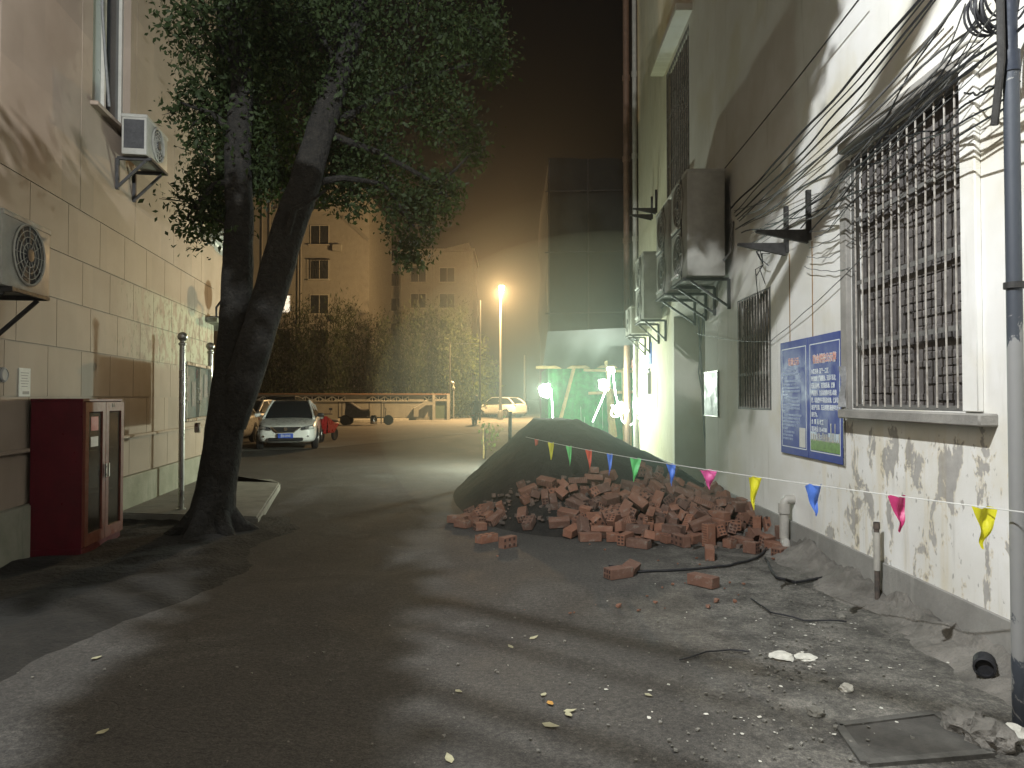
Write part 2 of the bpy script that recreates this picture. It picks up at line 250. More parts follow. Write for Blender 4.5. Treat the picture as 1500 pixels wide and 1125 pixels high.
# ---------------------------------------------------------------- left building
def left_wall_mat():
    m, nt, b = newmat('beige_tiles'); co = objco(nt)
    sx = N(nt, 'ShaderNodeSeparateXYZ'); nt.links.new(co, sx.inputs[0]); s = mth(nt, 'MULTIPLY', sx.outputs['X'], -1.0); z = sx.outputs['Z']
    base = ramp(nt, noise_node(nt, co, 1.3, 6, .6), [(.3, (.235, .187, .142)), (.7, (.3, .245, .192))])
    # every block its own tone
    br = N(nt, 'ShaderNodeTexBrick'); mp = N(nt, 'ShaderNodeCombineXYZ')
    nt.links.new(s, mp.inputs[0]); nt.links.new(mth(nt, 'SUBTRACT', z, .535), mp.inputs[1]); nt.links.new(mp.outputs[0], br.inputs['Vector'])
    br.inputs['Scale'].default_value = 1; br.inputs['Brick Width'].default_value = .8; br.inputs['Row Height'].default_value = .5175
    br.inputs['Mortar Size'].default_value = 0; br.inputs['Color1'].default_value = (.8, .8, .8, 1); br.inputs['Color2'].default_value = (1.1, 1.06, 1.02, 1)
    base = mix(nt, .7, base, mix(nt, 1.0, base, br.outputs['Color'], 'MULTIPLY'))
    # streaks running down
    cm = N(nt, 'ShaderNodeCombineXYZ'); nt.links.new(mth(nt, 'MULTIPLY', s, 9.0), cm.inputs[0]); nt.links.new(mth(nt, 'MULTIPLY', z, .9), cm.inputs[1])
    st = sstep(nt, noise_node(nt, cm.outputs[0], 1.0, 5, .6), .56, .78)
    base = mix(nt, mth(nt, 'MULTIPLY', st, .35), base, (.26, .22, .17))
    # peeled greenish-grey band on the two rows near the far corner
    pz = mth(nt, 'MULTIPLY', sstep(nt, z, 1.95, 2.2), mth(nt, 'SUBTRACT', 1.0, sstep(nt, z, 3.0, 3.2)))
    ps = sstep(nt, s, 8.8, 11.5)
    cm2 = N(nt, 'ShaderNodeCombineXYZ'); nt.links.new(mth(nt, 'MULTIPLY', s, 3.0), cm2.inputs[0]); nt.links.new(mth(nt, 'MULTIPLY', z, 1.6), cm2.inputs[1])
    pn = noise_node(nt, cm2.outputs[0], 2.0, 8, .7)
    pm = mth(nt, 'MULTIPLY', mth(nt, 'MULTIPLY', pz, ps), sstep(nt, pn, .45, .52))
    base = mix(nt, pm, base, (.36, .36, .26))
    pn2 = noise_node(nt, cm2.outputs[0], 3.4, 8, .75)
    pm2 = mth(nt, 'MULTIPLY', mth(nt, 'MULTIPLY', pz, sstep(nt, s, 8.3, 10)), sstep(nt, pn2, .55, .6))
    base = mix(nt, pm2, base, (.16, .14, .1))
    nt.links.new(base, b.inputs['Base Color']); b.inputs['Roughness'].default_value = .62
    b.inputs['Specular IOR Level'].default_value = .3
    h = mth(nt, 'ADD', noise_node(nt, co, 3.0, 4), mth(nt, 'MULTIPLY', noise_node(nt, co, 60, 5, .7), .25))
    bump(nt, b, h, .25, .02); return m
M['left_wall'] = left_wall_mat()
def stain_mat(name, a, b_, streak=(.1, .1, .08)):
    m, nt, b = newmat(name); co = objco(nt)
    base = ramp(nt, noise_node(nt, co, 2.2, 7, .65), [(.3, a), (.7, b_)])
    mpn = N(nt, 'ShaderNodeMapping'); mpn.inputs['Scale'].default_value = (6, 6, .8); nt.links.new(co, mpn.inputs['Vector'])
    st = sstep(nt, noise_node(nt, mpn.outputs[0], 1.2, 6, .6), .55, .72)
    nt.links.new(mix(nt, mth(nt, 'MULTIPLY', st, .6), base, streak), b.inputs['Base Color'])
    b.inputs['Roughness'].default_value = .9
    bump(nt, b, mth(nt, 'ADD', noise_node(nt, co, 30, 6, .7), noise_node(nt, co, 5, 4)), .5, .012); return m
M['plinth_left'] = stain_mat('mossy_cement', (.16, .16, .11), (.27, .26, .2), (.09, .1, .06))
M['plinth_right'] = stain_mat('cement_skirting', (.2, .19, .17), (.3, .29, .26), (.36, .35, .31))

LW = thing('tiled_building', 'beige building on the left clad in big stone tiles', 'building', LO, LROT)
holes = []
rows = [.535, 1.05, 1.57, 2.09, 2.6, 3.1, 3.67]
for z in rows[1:]: holes.append((-8, 13.9, z - .006, z + .006, .014))
for i in range(6):
    x = -8 + (.4 if i % 2 else 0) + .13 * (i % 3)
    while x < 13.8:
        x += .8 + .03 * random.uniform(-1, 1)
        holes.append((x - .005, x + .005, rows[i], rows[i + 1], .014))
UW = (8.33, 9.5, 5.02, 7.0)
for x in (4.75, 6.4, 8.05, 9.72, 11.4, 13.0):
    for (a, b) in ((3.67, 7.3), (7.3, 12)): holes.append((x - .006, x + .006, a, b, .014))
holes.append((-8, 13.9, 7.294, 7.306, .014))
holes.append((*UW, .16))
w = cell_wall(holes, -8, 13.9, .535, 13, True)
w.box((-13.8, -4.51, 6.5), (.2, 9, 13)); w.box((8.1, -4.51, 6.5), (.2, 9, 13)); w.box((-2.9, -4.6, 13.1), (22, 9.2, .2)); w.box((-2.9, -9.2, 6.5), (22, .2, 13))
w.build('wall', M['left_wall'], LW, smooth=False)
MB().box((-2.94, .02, .265), (21.9, .1, .54), bevel=.01).build('plinth', M['plinth_left'], LW)
MB().box((-2.94, .03, 1.052), (21.9, .05, .04), bevel=.008).build('string_course', M['left_wall'], LW)
win = MB()
for (a, b, c, d) in ((UW[0], UW[0] + .06, UW[2], UW[3]), (UW[1] - .06, UW[1], UW[2], UW[3]), (UW[0] + .06, UW[1] - .06, UW[2], UW[2] + .06), (8.9, 8.95, UW[2] + .06, UW[3])):
    win.box((-(a + b) / 2, -.115, (c + d) / 2), (b - a, .05, d - c))
wf = win.build('window', M['frame_light'], LW, smooth=False)
MB().box((-8.63, -.135, 6.04), (.53, .008, 1.9)).build('pane', mat('frosted_pane', (.32, .34, .31), .35, .1, 3, 0), wf, smooth=False)
MB().box((-9.19, -.13, 6.04), (.48, .008, 1.9)).build('pane', M['glass_dark'], wf, smooth=False)
MB().box((-8.915, .03, 4.99), (1.3, .12, .05), bevel=.008).build('window_sill', M['left_wall'], LW)
MB().tube([(-8.42, .05, 8), (-8.5, .03, 6.2), (-8.62, .03, 5.6), (-8.66, .06, 5.1)], .018, 8).build('drain_hose', M['grey_cable'], LW)
# bay with ledge and stepped cornice past the far corner
MB().box((-14.4, -1.5, 3.8), (1.0, 2.9, 1.5)).build('bay', M['left_wall'], LW, smooth=False)
MB().box((-14.2, -1.35, 3.02), (1.75, 3.1, .1), bevel=.01).build('balcony_ledge', M['plinth_left'], LW)
c = MB()
for i in range(4): c.box((-14.25, -1.4 + i * .03, 4.52 + i * .07), (1.15 + i * .13, 2.95 + i * .14, .066), bevel=.012)
c.build('cornice', M['white_trim'], LW)
MB().box((-14.905, -.35, 3.8), (.02, .5, 1.2)).build('bay_window', M['glass_dark'], LW, smooth=False)
# small things on the left wall
t = thingL('notice_sheet', 'white paper notice pasted on beige tiled wall left of red cabinet', 'notice', *hitL(35, 560))
MB().box((0, .004, 0), (.21, .008, .27)).build('sheet', M['paper'], t, smooth=False)
k = MB()
for i in range(6): k.box((random.uniform(-.01, .01), .0095, .09 - i * .026), (.15 - .02 * (i % 3), .001, .006))
k.box((-.02, .0095, -.1), (.12, .001, .03))
k.build('print_lines', M['frame_dark'], t, smooth=False)
t = thingL('wall_meter', 'round grey meter plate fixed to beige tiled wall at frame edge', 'meter', *hitL(3, 549))
MB().lathe([(.07, 0), (.07, .02), (.055, .03), (.05, .024), (.001, .024)], axis='y').build('dial', M['galv'], t)
t = thingL('satellite_dish', 'small round satellite dish standing on ledge at far corner of beige building', 'dish', *[13.55, 3.08], .25)
mb = MB()
mb.lathe([(.001, 0), (.12, .01), (.2, .035), (.26, .075), (.262, .08), (.2, .045), (.12, .02), (.001, .012)], (0, 0, .34), 'y', 24)
mb.build('reflector', M['rust_metal'], t)
MB().tube([(0, -.02, .34), (0, -.12, .2), (0, -.12, 0)], .02).box((0, -.12, .01), (.2, .2, .02)).build('mount', M['dark_metal'], t)

# ---------------------------------------------------------------- air conditioners
def grille_disc(t, x, y, z, r, mt):
    g = MB()
    for k in range(5): 
        rr = r * (k + 1) / 5
        g.tube([(x + rr * cos(a * pi / 16), y, z + rr * sin(a * pi / 16)) for a in range(33)], .005 if k < 4 else .012, 5, False)
    for k in range(12):
        a = k * pi / 6; g.tube([(x + .04 * cos(a), y, z + .04 * sin(a)), (x + r * cos(a), y, z + r * sin(a))], .004, 4)
    o = g.build('fan_grille', mt, t)
    f = MB(); f.lathe([(r * .97, -.003), (r * .97, .001), (.001, .001)], (x, y - .012, z), 'y', 28)
    f.build('fan_well', M['ac_dark'], o)
    h = MB(); h.lathe([(.06, 0), (.055, .02), (.001, .024)], (x, y - .008, z), 'y', 12)
    for k in range(4):
        a = k * pi / 2 + .4
        h.box((x + cos(a) * r * .5, y - .006, z + sin(a) * r * .5), (r * .8, .006, r * .45), Euler((0, -a, 0)))
    h.build('fan', M['ac_dark'], o)
def ac_unit(t, L, D, Hh, fans, y0=.1, casing=None, xs=1):
    """x 0..L*xs along the wall, y out, z 0..Hh"""
    cm = casing or M['ac_white']; cx = xs * L / 2
    MB().box((cx, y0 + D / 2, Hh / 2), (L, D, Hh), bevel=.018, seg=2).build('casing', cm, t)
    mb = MB()
    mb.box((cx, y0 + D / 2, Hh - .03), (L + .012, D + .012, .05), bevel=.008)
    mb.build('top_cover', cm, t)
    zz = Hh / (2 * fans) 
    for k in range(fans):
        grille_disc(t, cx + xs * -.12 * L * 0, y0 + D + .012, zz * (2 * k + 1), min(zz * .82, L * .36), cm)
    mb = MB()
    for e in ((1,) if fans == 1 else ()):
        xe = xs * (L * e) + (.004 if (e == 1) == (xs > 0) else -.004)
        nb = max(3, int(Hh / .07) - 2)
        for k in range(5):
            for j in range(nb):
                mb.box((xe, y0 + D * (.2 + .15 * k), Hh * .2 + j * (Hh * .62 / nb)), (.006, D * .1, Hh * .4 / nb))
    if fans == 1: mb.box((xs * L * (1 if xs > 0 else 0) + .001, y0 + D / 2, Hh * .5), (.004, D * .8, Hh * .7)); mb.build('side_slots', M['ac_dark'], t, smooth=False)
    br = MB()
    for x in (.14 * L, .86 * L):
        x *= xs
        br.bar((x, .02, -.02), (x, y0 + D + .03, -.02), .04, .04)
        br.bar((x, .02, -.02), (x, .02, -.42), .04, .04)
        br.bar((x, .03, -.38), (x, y0 + D * .85, -.04), .03, .03)
    br.box((cx, y0 + D + .02, -.02), (L * .8, .03, .03))
    br.build('bracket', M['dark_metal'], t, smooth=False)
    p = MB(); xp = xs * L * .06 
    p.tube([(xp, y0 + .06, .25), (xp - xs * .06, y0 + .02, .2), (xp - xs * .1, .05, .3), (xp - xs * .12, .02, .7)], .018, 7)
    p.build('refrigerant_pipe', M['grey_cable'], t)
s0, _ = hitL(12, 380, .42); s1, _ = hitL(72, 380, .42)
t = thingL('air_conditioner', 'low weathered air conditioner on bracket above white notice sheet on left wall', 'air conditioner', s1, 2.46, 0, 'air conditioners on the beige building')
ac_unit(t, s1 - s0 + .1, .34, .62, 1, .09)
t = thingL('air_conditioner', 'high air conditioner on bracket under window of beige building', 'air conditioner', 9.75, 4.62, 0, 'air conditioners on the beige building')
ac_unit(t, .82, .3, .52, 1, .1)

# ---------------------------------------------------------------- right building
def right_wall_mat():
    m, nt, b = newmat('peeling_whitewash'); co = objco(nt)
    sx = N(nt, 'ShaderNodeSeparateXYZ'); nt.links.new(co, sx.inputs[0]); s = sx.outputs['X']; z = sx.outputs['Z']
    base = ramp(nt, noise_node(nt, co, 1.6, 7, .6), [(.3, (.68, .66, .59)), (.7, (.82, .81, .77))])
    yel = noise_node(nt, co, .9, 4, .6)
    base = mix(nt, mth(nt, 'MULTIPLY', sstep(nt, yel, .5, .7), .55), base, (.62, .56, .38))
    cm = N(nt, 'ShaderNodeCombineXYZ'); nt.links.new(mth(nt, 'MULTIPLY', s, 7.0), cm.inputs[0]); nt.links.new(mth(nt, 'MULTIPLY', z, .7), cm.inputs[1])
    st = sstep(nt, noise_node(nt, cm.outputs[0], 1.0, 6, .65), .55, .8)
    base = mix(nt, mth(nt, 'MULTIPLY', st, .5), base, (.36, .34, .27))
    # darker grey-brown tone from the second window to past the doorway
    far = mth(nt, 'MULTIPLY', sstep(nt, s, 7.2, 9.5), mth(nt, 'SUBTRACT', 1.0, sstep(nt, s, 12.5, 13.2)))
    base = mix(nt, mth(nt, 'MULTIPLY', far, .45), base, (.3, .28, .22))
    base = mix(nt, mth(nt, 'MULTIPLY', sstep(nt, s, 12.6, 13.4), .75), base, ramp(nt, noise_node(nt, cm.outputs[0], 2.2, 6, .65), [(.3, (.42, .38, .2)), (.7, (.6, .56, .36))]))
    # flaked paint: grey cement patches under the big window
    cm3 = N(nt, 'ShaderNodeCombineXYZ'); nt.links.new(s, cm3.inputs[0]); nt.links.new(mth(nt, 'MULTIPLY', z, .5), cm3.inputs[1])
    pn = noise_node(nt, cm3.outputs[0], 4.2, 10, .66, .35)
    za = mth(nt, 'SUBTRACT', 1.0, sstep(nt, z, 1.1, 1.55))
    sa = mth(nt, 'MULTIPLY', sstep(nt, s, 3.2, 4.2), mth(nt, 'SUBTRACT', 1.0, sstep(nt, s, 6.0, 7.4)))
    near_sill = mth(nt, 'MULTIPLY', sstep(nt, z, .85, 1.33), mth(nt, 'MULTIPLY', sstep(nt, s, 4.15, 4.4), mth(nt, 'SUBTRACT', 1.0, sstep(nt, s, 5.8, 6.1))))
    thr = mth(nt, 'SUBTRACT', .705, mth(nt, 'ADD', mth(nt, 'MULTIPLY', mth(nt, 'MULTIPLY', za, sa), .15), mth(nt, 'MULTIPLY', mth(nt, 'MULTIPLY', near_sill, za), .1)))
    edge = mth(nt, 'SUBTRACT', pn, thr)
    pm = sstep(nt, edge, -.003, .006)
    grey = ramp(nt, noise_node(nt, co, 9, 6, .7), [(.3, (.33, .315, .29)), (.7, (.47, .45, .41))])
    rim = mth(nt, 'MULTIPLY', sstep(nt, edge, -.03, -.004), mth(nt, 'SUBTRACT', 1.0, pm))
    base = mix(nt, mth(nt, 'MULTIPLY', rim, mth(nt, 'MULTIPLY', za, .5)), base, (.6, .5, .3))
    base = mix(nt, pm, base, grey)
    fl = mth(nt, 'MULTIPLY', sstep(nt, noise_node(nt, cm3.outputs[0], 17, 6, .6), .63, .65), sstep(nt, mth(nt, 'MULTIPLY', za, sa), .1, .8))
    base = mix(nt, mth(nt, 'MULTIPLY', fl, .8), base, (.36, .34, .3))
    ys = mth(nt, 'MULTIPLY', sstep(nt, noise_node(nt, cm.outputs[0], .7, 5, .6), .5, .66), mth(nt, 'MULTIPLY', za, sa))
    base = mix(nt, mth(nt, 'MULTIPLY', ys, .45), base, mix(nt, 1.0, base, (.85, .74, .5), 'MULTIPLY'))
    nt.links.new(base, b.inputs['Base Color']); b.inputs['Roughness'].default_value = .85; b.inputs['Specular IOR Level'].default_value = .25
    h = mth(nt, 'ADD', mth(nt, 'MULTIPLY', noise_node(nt, co, 4, 5, .6), .8), mth(nt, 'MULTIPLY', noise_node(nt, co, 55, 5, .7), .15))
    h = mth(nt, 'SUBTRACT', h, mth(nt, 'MULTIPLY', pm, .35))
    bump(nt, b, h, .35, .02); return m
M['right_wall'] = right_wall_mat()
W1 = (4.38, 5.9, 1.47, 3.56); W2 = (7.86, 9.1, 1.42, 2.8); W3 = (11.7, 13.6, 5.2, 7.8); NI = (10.75, 13.0, 0.0, 3.05)
RWB = thing('whitewashed_building', 'peeling whitewashed building on the right with barred windows and cables', 'building', RO, RROT)
holes = [(*W1, .16), (*W2, .16), (*W3, .22), (*NI, .9)]
for x in (10.05, 9.55, 14.2): holes.append((x - .004, x + .004, 0, 14, .012))
w = cell_wall(holes, -6, 17.1, 0, 14, False)
w.box((-6.1, -5, 7), (.2, 10, 14)); w.box((17.0, -5.01, 7), (.19, 10, 13.98)); w.box((5.5, -5, 14.1), (23, 10, .2)); w.box((5.5, -10, 7), (23, .2, 14))
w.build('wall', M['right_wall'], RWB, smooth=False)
MB().box(((-6 + NI[0]) / 2, .012, .15), (NI[0] + 6, .024, .32), bevel=.006).box((15.05, .02, .17), (4.1, .04, .36), bevel=.006).build('skirting', M['plinth_right'], RWB)
MB().box((11.6, -.88, 1.05), (.95, .05, 2.1)).build('door', M['dark_metal'], RWB, smooth=False)

def rubble_infill(a, b, c, d, y):
    mb = MB(); z = c
    while z < d:
        h = random.uniform(.052, .068); x = a - random.uniform(0, .15)
        while x < b:
            L = random.uniform(.1, .23); e = random.uniform(-.014, .014)
            x0, x1 = max(x, a), min(x + L - .007, b)
            if x1 - x0 > .02: mb.box(((x0 + x1) / 2, y + e, z + h / 2), (x1 - x0, .06, h - .006), Euler((0, random.uniform(-.04, .04), 0)), bevel=.006)
            x += L
        z += h
    mb.box(((a + b) / 2, y + .02, (c + d) / 2), (b - a, .012, d - c)); return mb
M['infill'] = mat('sooty_brick_infill', (.14, .125, .115), .95, .5, 7, .5, 30, col2=(.08, .073, .068))
M['bar_paint'] = mat('worn_bar_paint', (.48, .45, .39), .6, .45, 16, .2, 60, col2=(.26, .23, .19))
M['flat_bar'] = mat('dusty_flat_bar', (.17, .165, .15), .7, .35, 12, .2, 60)
def grille(a, b, c, d, nb, zs, label_suffix, thick=.0065):
    fr = MB()
    for (p, q) in (((a + .015, c), (a + .015, d)), ((b - .015, c), (b - .015, d)), ((a, c + .02), (b, c + .02)), ((a, d - .02), (b, d - .02))):
        fr.bar((p[0], -.015, p[1]), (q[0], -.015, q[1]), .03, .03)
    for z in zs: fr.bar((a, -.012, z), (b, -.012, z), .008, .035)
    f = fr.build('window', M['flat_bar'], RWB, smooth=False)
    for k in range(nb):
        x = a + (b - a) * (k + .7) / (nb + .4) + random.uniform(-.006, .006)
        bow = random.uniform(-.006, .006)
        MB().tube([(x, .002, c + .02), (x + bow, .004, c + (d - c) * .35), (x - bow, .002, c + (d - c) * .7), (x, .002, d - .02)], thick, 6).build('bar', M['bar_paint'], f)
    rubble_infill(a + .002, b - .002, c + .002, d - .002, -.11).build('infill', M['infill'], f)
    return f
f1 = grille(*W1, 13, (2.0, 2.5, 3.02), '')
f2 = grille(*W2, 12, (1.85, 2.3), '')
f3 = grille(*W3, 12, (6.0, 6.9), '')
M['dusty_sill'] = stain_mat('dusty_cement_sill', (.2, .19, .17), (.36, .34, .3), (.12, .11, .1))
MB().box((5.02, .045, 1.425), (1.86, .13, .075), bevel=.01).build('window_sill', M['dusty_sill'], f1)
mb = MB(); mb.box((4.29, .018, 2.52), (.15, .04, 2.1), bevel=.006)
for i in range(3): mb.box((4.29, .025 + .008 * i, 3.6 + .055 * i), (.16 + .02 * i, .055 + .016 * i, .053), bevel=.008)
mb.build('window_surround', M['right_wall'], f1)
MB().box((5.97, .02, 2.5), (.12, .045, 2.1), bevel=.006).build('window_surround', M['dusty_sill'], f1)
MB().box((5.12, .06, 3.62), (1.5, .14, .09), bevel=.015).build('window_hood', M['dusty_sill'], f1)
MB().box((12.65, .12, 7.95), (2.4, .3, .12), bevel=.01).build('window_hood', M['right_wall'], f3)
MB().box((12.65, .06, 5.15), (2.1, .18, .08), bevel=.01).build('window_sill', M['right_wall'], f3)
def flap(u, v):
    x = 5.93 + .045 * u * (1 - v * v) + .01 * sin(v * 7); z = 1.48 + .34 * v
    return (x, .03 + .05 * u + .02 * sin(9 * u + 5 * v), z)
fl = MB().grid(flap, 8, 12).build('torn_screen', mat('torn_mosquito_screen', (.3, .3, .29), .9, .3, 30, .3), f1)
# rain pipes on the far corner, wires down the wall
for (s, o, r, z0, z1, mm) in ((17.22, .26, .075, 0, 13.8, mat('brown_rainpipe', (.2, .12, .08), .5)), (17.0, .09, .055, 0, 13.8, M['pvc'])):
    mb = MB().tube([(s, o, z0), (s, o, z1)], r, 14)
    for z in (1.4, 3.4, 5.4, 7.4, 9.4): mb.lathe([(r * 1.25, -.06), (r * 1.25, .06)], (s, o, z), 'z', 14)
    mb.build('rainpipe', mm, RWB)
mb = MB()
for i in range(6):
    s = 12.4 - i * .25
    mb.tube([(s + random.uniform(-.2, .2), -.3, 3.0), (s + random.uniform(-.3, .3) - .15, -.25, 2.0), (s - .35 + random.uniform(-.2, .2), -.3, 1.0), (s - .4, -.4, .05)], random.choice([.008, .012, .02]), 6)
mb.build('hanging_wires', M['grey_cable'], RWB)

acs = ((9.27, 1.0, .5, 1.42, 3.16, 2, 'tall twin fan air conditioner nearest on the right wall beside empty bracket'),
       (10.5, .95, .5, 1.38, 3.14, 2, 'tall twin fan air conditioner second along the right wall above doorway'),
       (13.55, 1.0, .36, 1.3, 3.08, 2, 'tall twin fan air conditioner above blue number plate on right wall'),
       (15.3, .85, .34, .62, 2.95, 1, 'small air conditioner at far corner of whitewashed building'))
for (s, L, D, Hh, z, fans, lab) in acs:
    t = thingR('air_conditioner', lab, 'air conditioner', s, z, 0, 'air conditioners on the whitewashed building')
    ac_unit(t, L, D, Hh, fans, .1)
    if fans == 2:
        mb = MB(); mb.box((L * .32, .1 + D + .006, Hh / 2), (.012, .012, Hh * .98)); mb.box((L * .66, .1 + D + .006, Hh * .5), (L * .6, .01, .012))
        mb.build('panel_seam', M['ac_dark'], t, smooth=False)
        for z2 in (.09, Hh * .52): MB().bar((L * .45, .1 + D + .03, z2), (L * .85, .1 + D + .03, z2), .02, .03).build('handle', M['white_trim'], t)
# empty brackets
def empty_bracket(s, z, gap, lab, streak=True, ln=.52):
    t = thingR('steel_bracket', lab, 'bracket', s, z)
    for x in (0, gap):
        a = MB(); a.bar((x, .02, -.06), (x, .02, .42), .045, .04)
        a.prism([(x - .02, .03, .04), (x - .02, ln, .04), (x - .02, ln, .015), (x - .02, .03, -.09)], (.04, 0, 0))
        a.build('arm', M['dark_metal'], t, smooth=False)
        if streak:
            MB().box((x - .03, .0025, -.6), (.014, .004, 1.05)).build('rust_streak', mat('rust_streak', (.3, .17, .06), .9), t, smooth=False)
    return t
empty_bracket(6.74, 3.12, .58, 'pair of empty black steel brackets with rust streaks above blue sign board')
empty_bracket(14.6, 5.45, .5, 'pair of empty steel brackets high on wall by rainpipe', False, .5)

# ---------------------------------------------------------------- pole lamps, sign things on the right wall
t = thingR('number_plate', 'small blue building number plate on bright wall by rainpipe', 'sign', *hitR(953, 518))
MB().box((0, .008, 0), (.36, .012, .48), bevel=.004).build('plate', mat('blue_plate', (.03, .09, .35), .35, .1), t)
def text_mesh(body, size, m, parent, x, y, z, name='lettering', align='LEFT', sx=1.0, offset=0.0, flip=False, ext=.0006, spacing=1.0):
    """text lying in the local xz plane, facing +y; reads from +x to -x when seen from the alley on the right wall"""
    cu = bpy.data.curves.new('txt', 'FONT'); cu.body = body; cu.size = size; cu.align_x = align; cu.extrude = ext; cu.offset = offset; cu.resolution_u = 2; cu.space_character = spacing
    o = bpy.data.objects.new('txt', cu); COL.objects.link(o)
    dg = bpy.context.evaluated_depsgraph_get(); dg.update()
    me = bpy.data.meshes.new_from_object(o.evaluated_get(dg), depsgraph=dg)
    bpy.data.objects.remove(o); bpy.data.curves.remove(cu)
    for v in me.vertices:
        a, b, c_ = v.co; v.co = (x - a * sx, y + c_, z + b)
    me.flip_normals(); me.materials.clear(); me.materials.append(m); me.name = name
    ob = bpy.data.objects.new(name, me); COL.objects.link(ob)
    if parent: ob.parent = parent
    return ob
def join_meshes(objs, name, m, parent):
    bm = bmesh.new()
    for o in objs: bm.from_mesh(o.data)
    me = bpy.data.meshes.new(name); bm.to_mesh(me); bm.free(); me.materials.append(m)
    for o in objs:
        d = o.data; bpy.data.objects.remove(o); bpy.data.meshes.remove(d)
    o = bpy.data.objects.new(name, me); COL.objects.link(o); o.parent = parent; return o
M['sign_white'] = mat('sign_white_print', (.62, .65, .68), .5, .05, 5, 0)
text_mesh('7', .26, M['sign_white'], t, 0, .0165, -.17, align='CENTER', offset=.006)
text_mesh('楼', .12, M['sign_white'], t, 0, .0165, .11, align='CENTER', offset=.003)
t = thingR('name_plate', 'small white plate with black characters right of blue number plate', 'sign', *hitR(961, 575))
MB().box((0, .006, 0), (.26, .01, .62), bevel=.003).build('plate', M['paper'], t)
text_mesh('请', .13, M['frame_dark'], t, 0, .0125, .14, align='CENTER'); text_mesh('勿', .13, M['frame_dark'], t, 0, .0125, -.02, align='CENTER'); text_mesh('停', .13, M['frame_dark'], t, 0, .0125, -.18, align='CENTER')
t = thingR('junction_box', 'grey junction box with cable tails above bright lamp cluster', 'box', *hitR(945, 562, .1))
MB().box((0, 0, 0), (.34, .16, .46), bevel=.012).build('case', M['galv'], t)
mb = MB()
for i in range(5): mb.tube([(-.1 + .05 * i, -.02, .22), (-.1 + .05 * i, .02, .3), (-.05 + .03 * i, -.05, .4)], .012, 6)
mb.build('cable_tail', M['black_rubber'], t)
sa, za = hitR(1043, 577)
t = thingR('notice_board', 'pale blank notice board fixed on wall beside dark doorway', 'notice board', sa, za)
MB().box((0, .012, 0), (.74, .018, .64), bevel=.004).build('board', mat('glossy_notice', (.11, .15, .12), .45, .12, 3, .03, spec=.2), t)
MB().box((0, .0215, .32), (.76, .006, .014)).box((0, .0215, -.32), (.76, .006, .014)).build('frame', M['steel'], t, smooth=False)

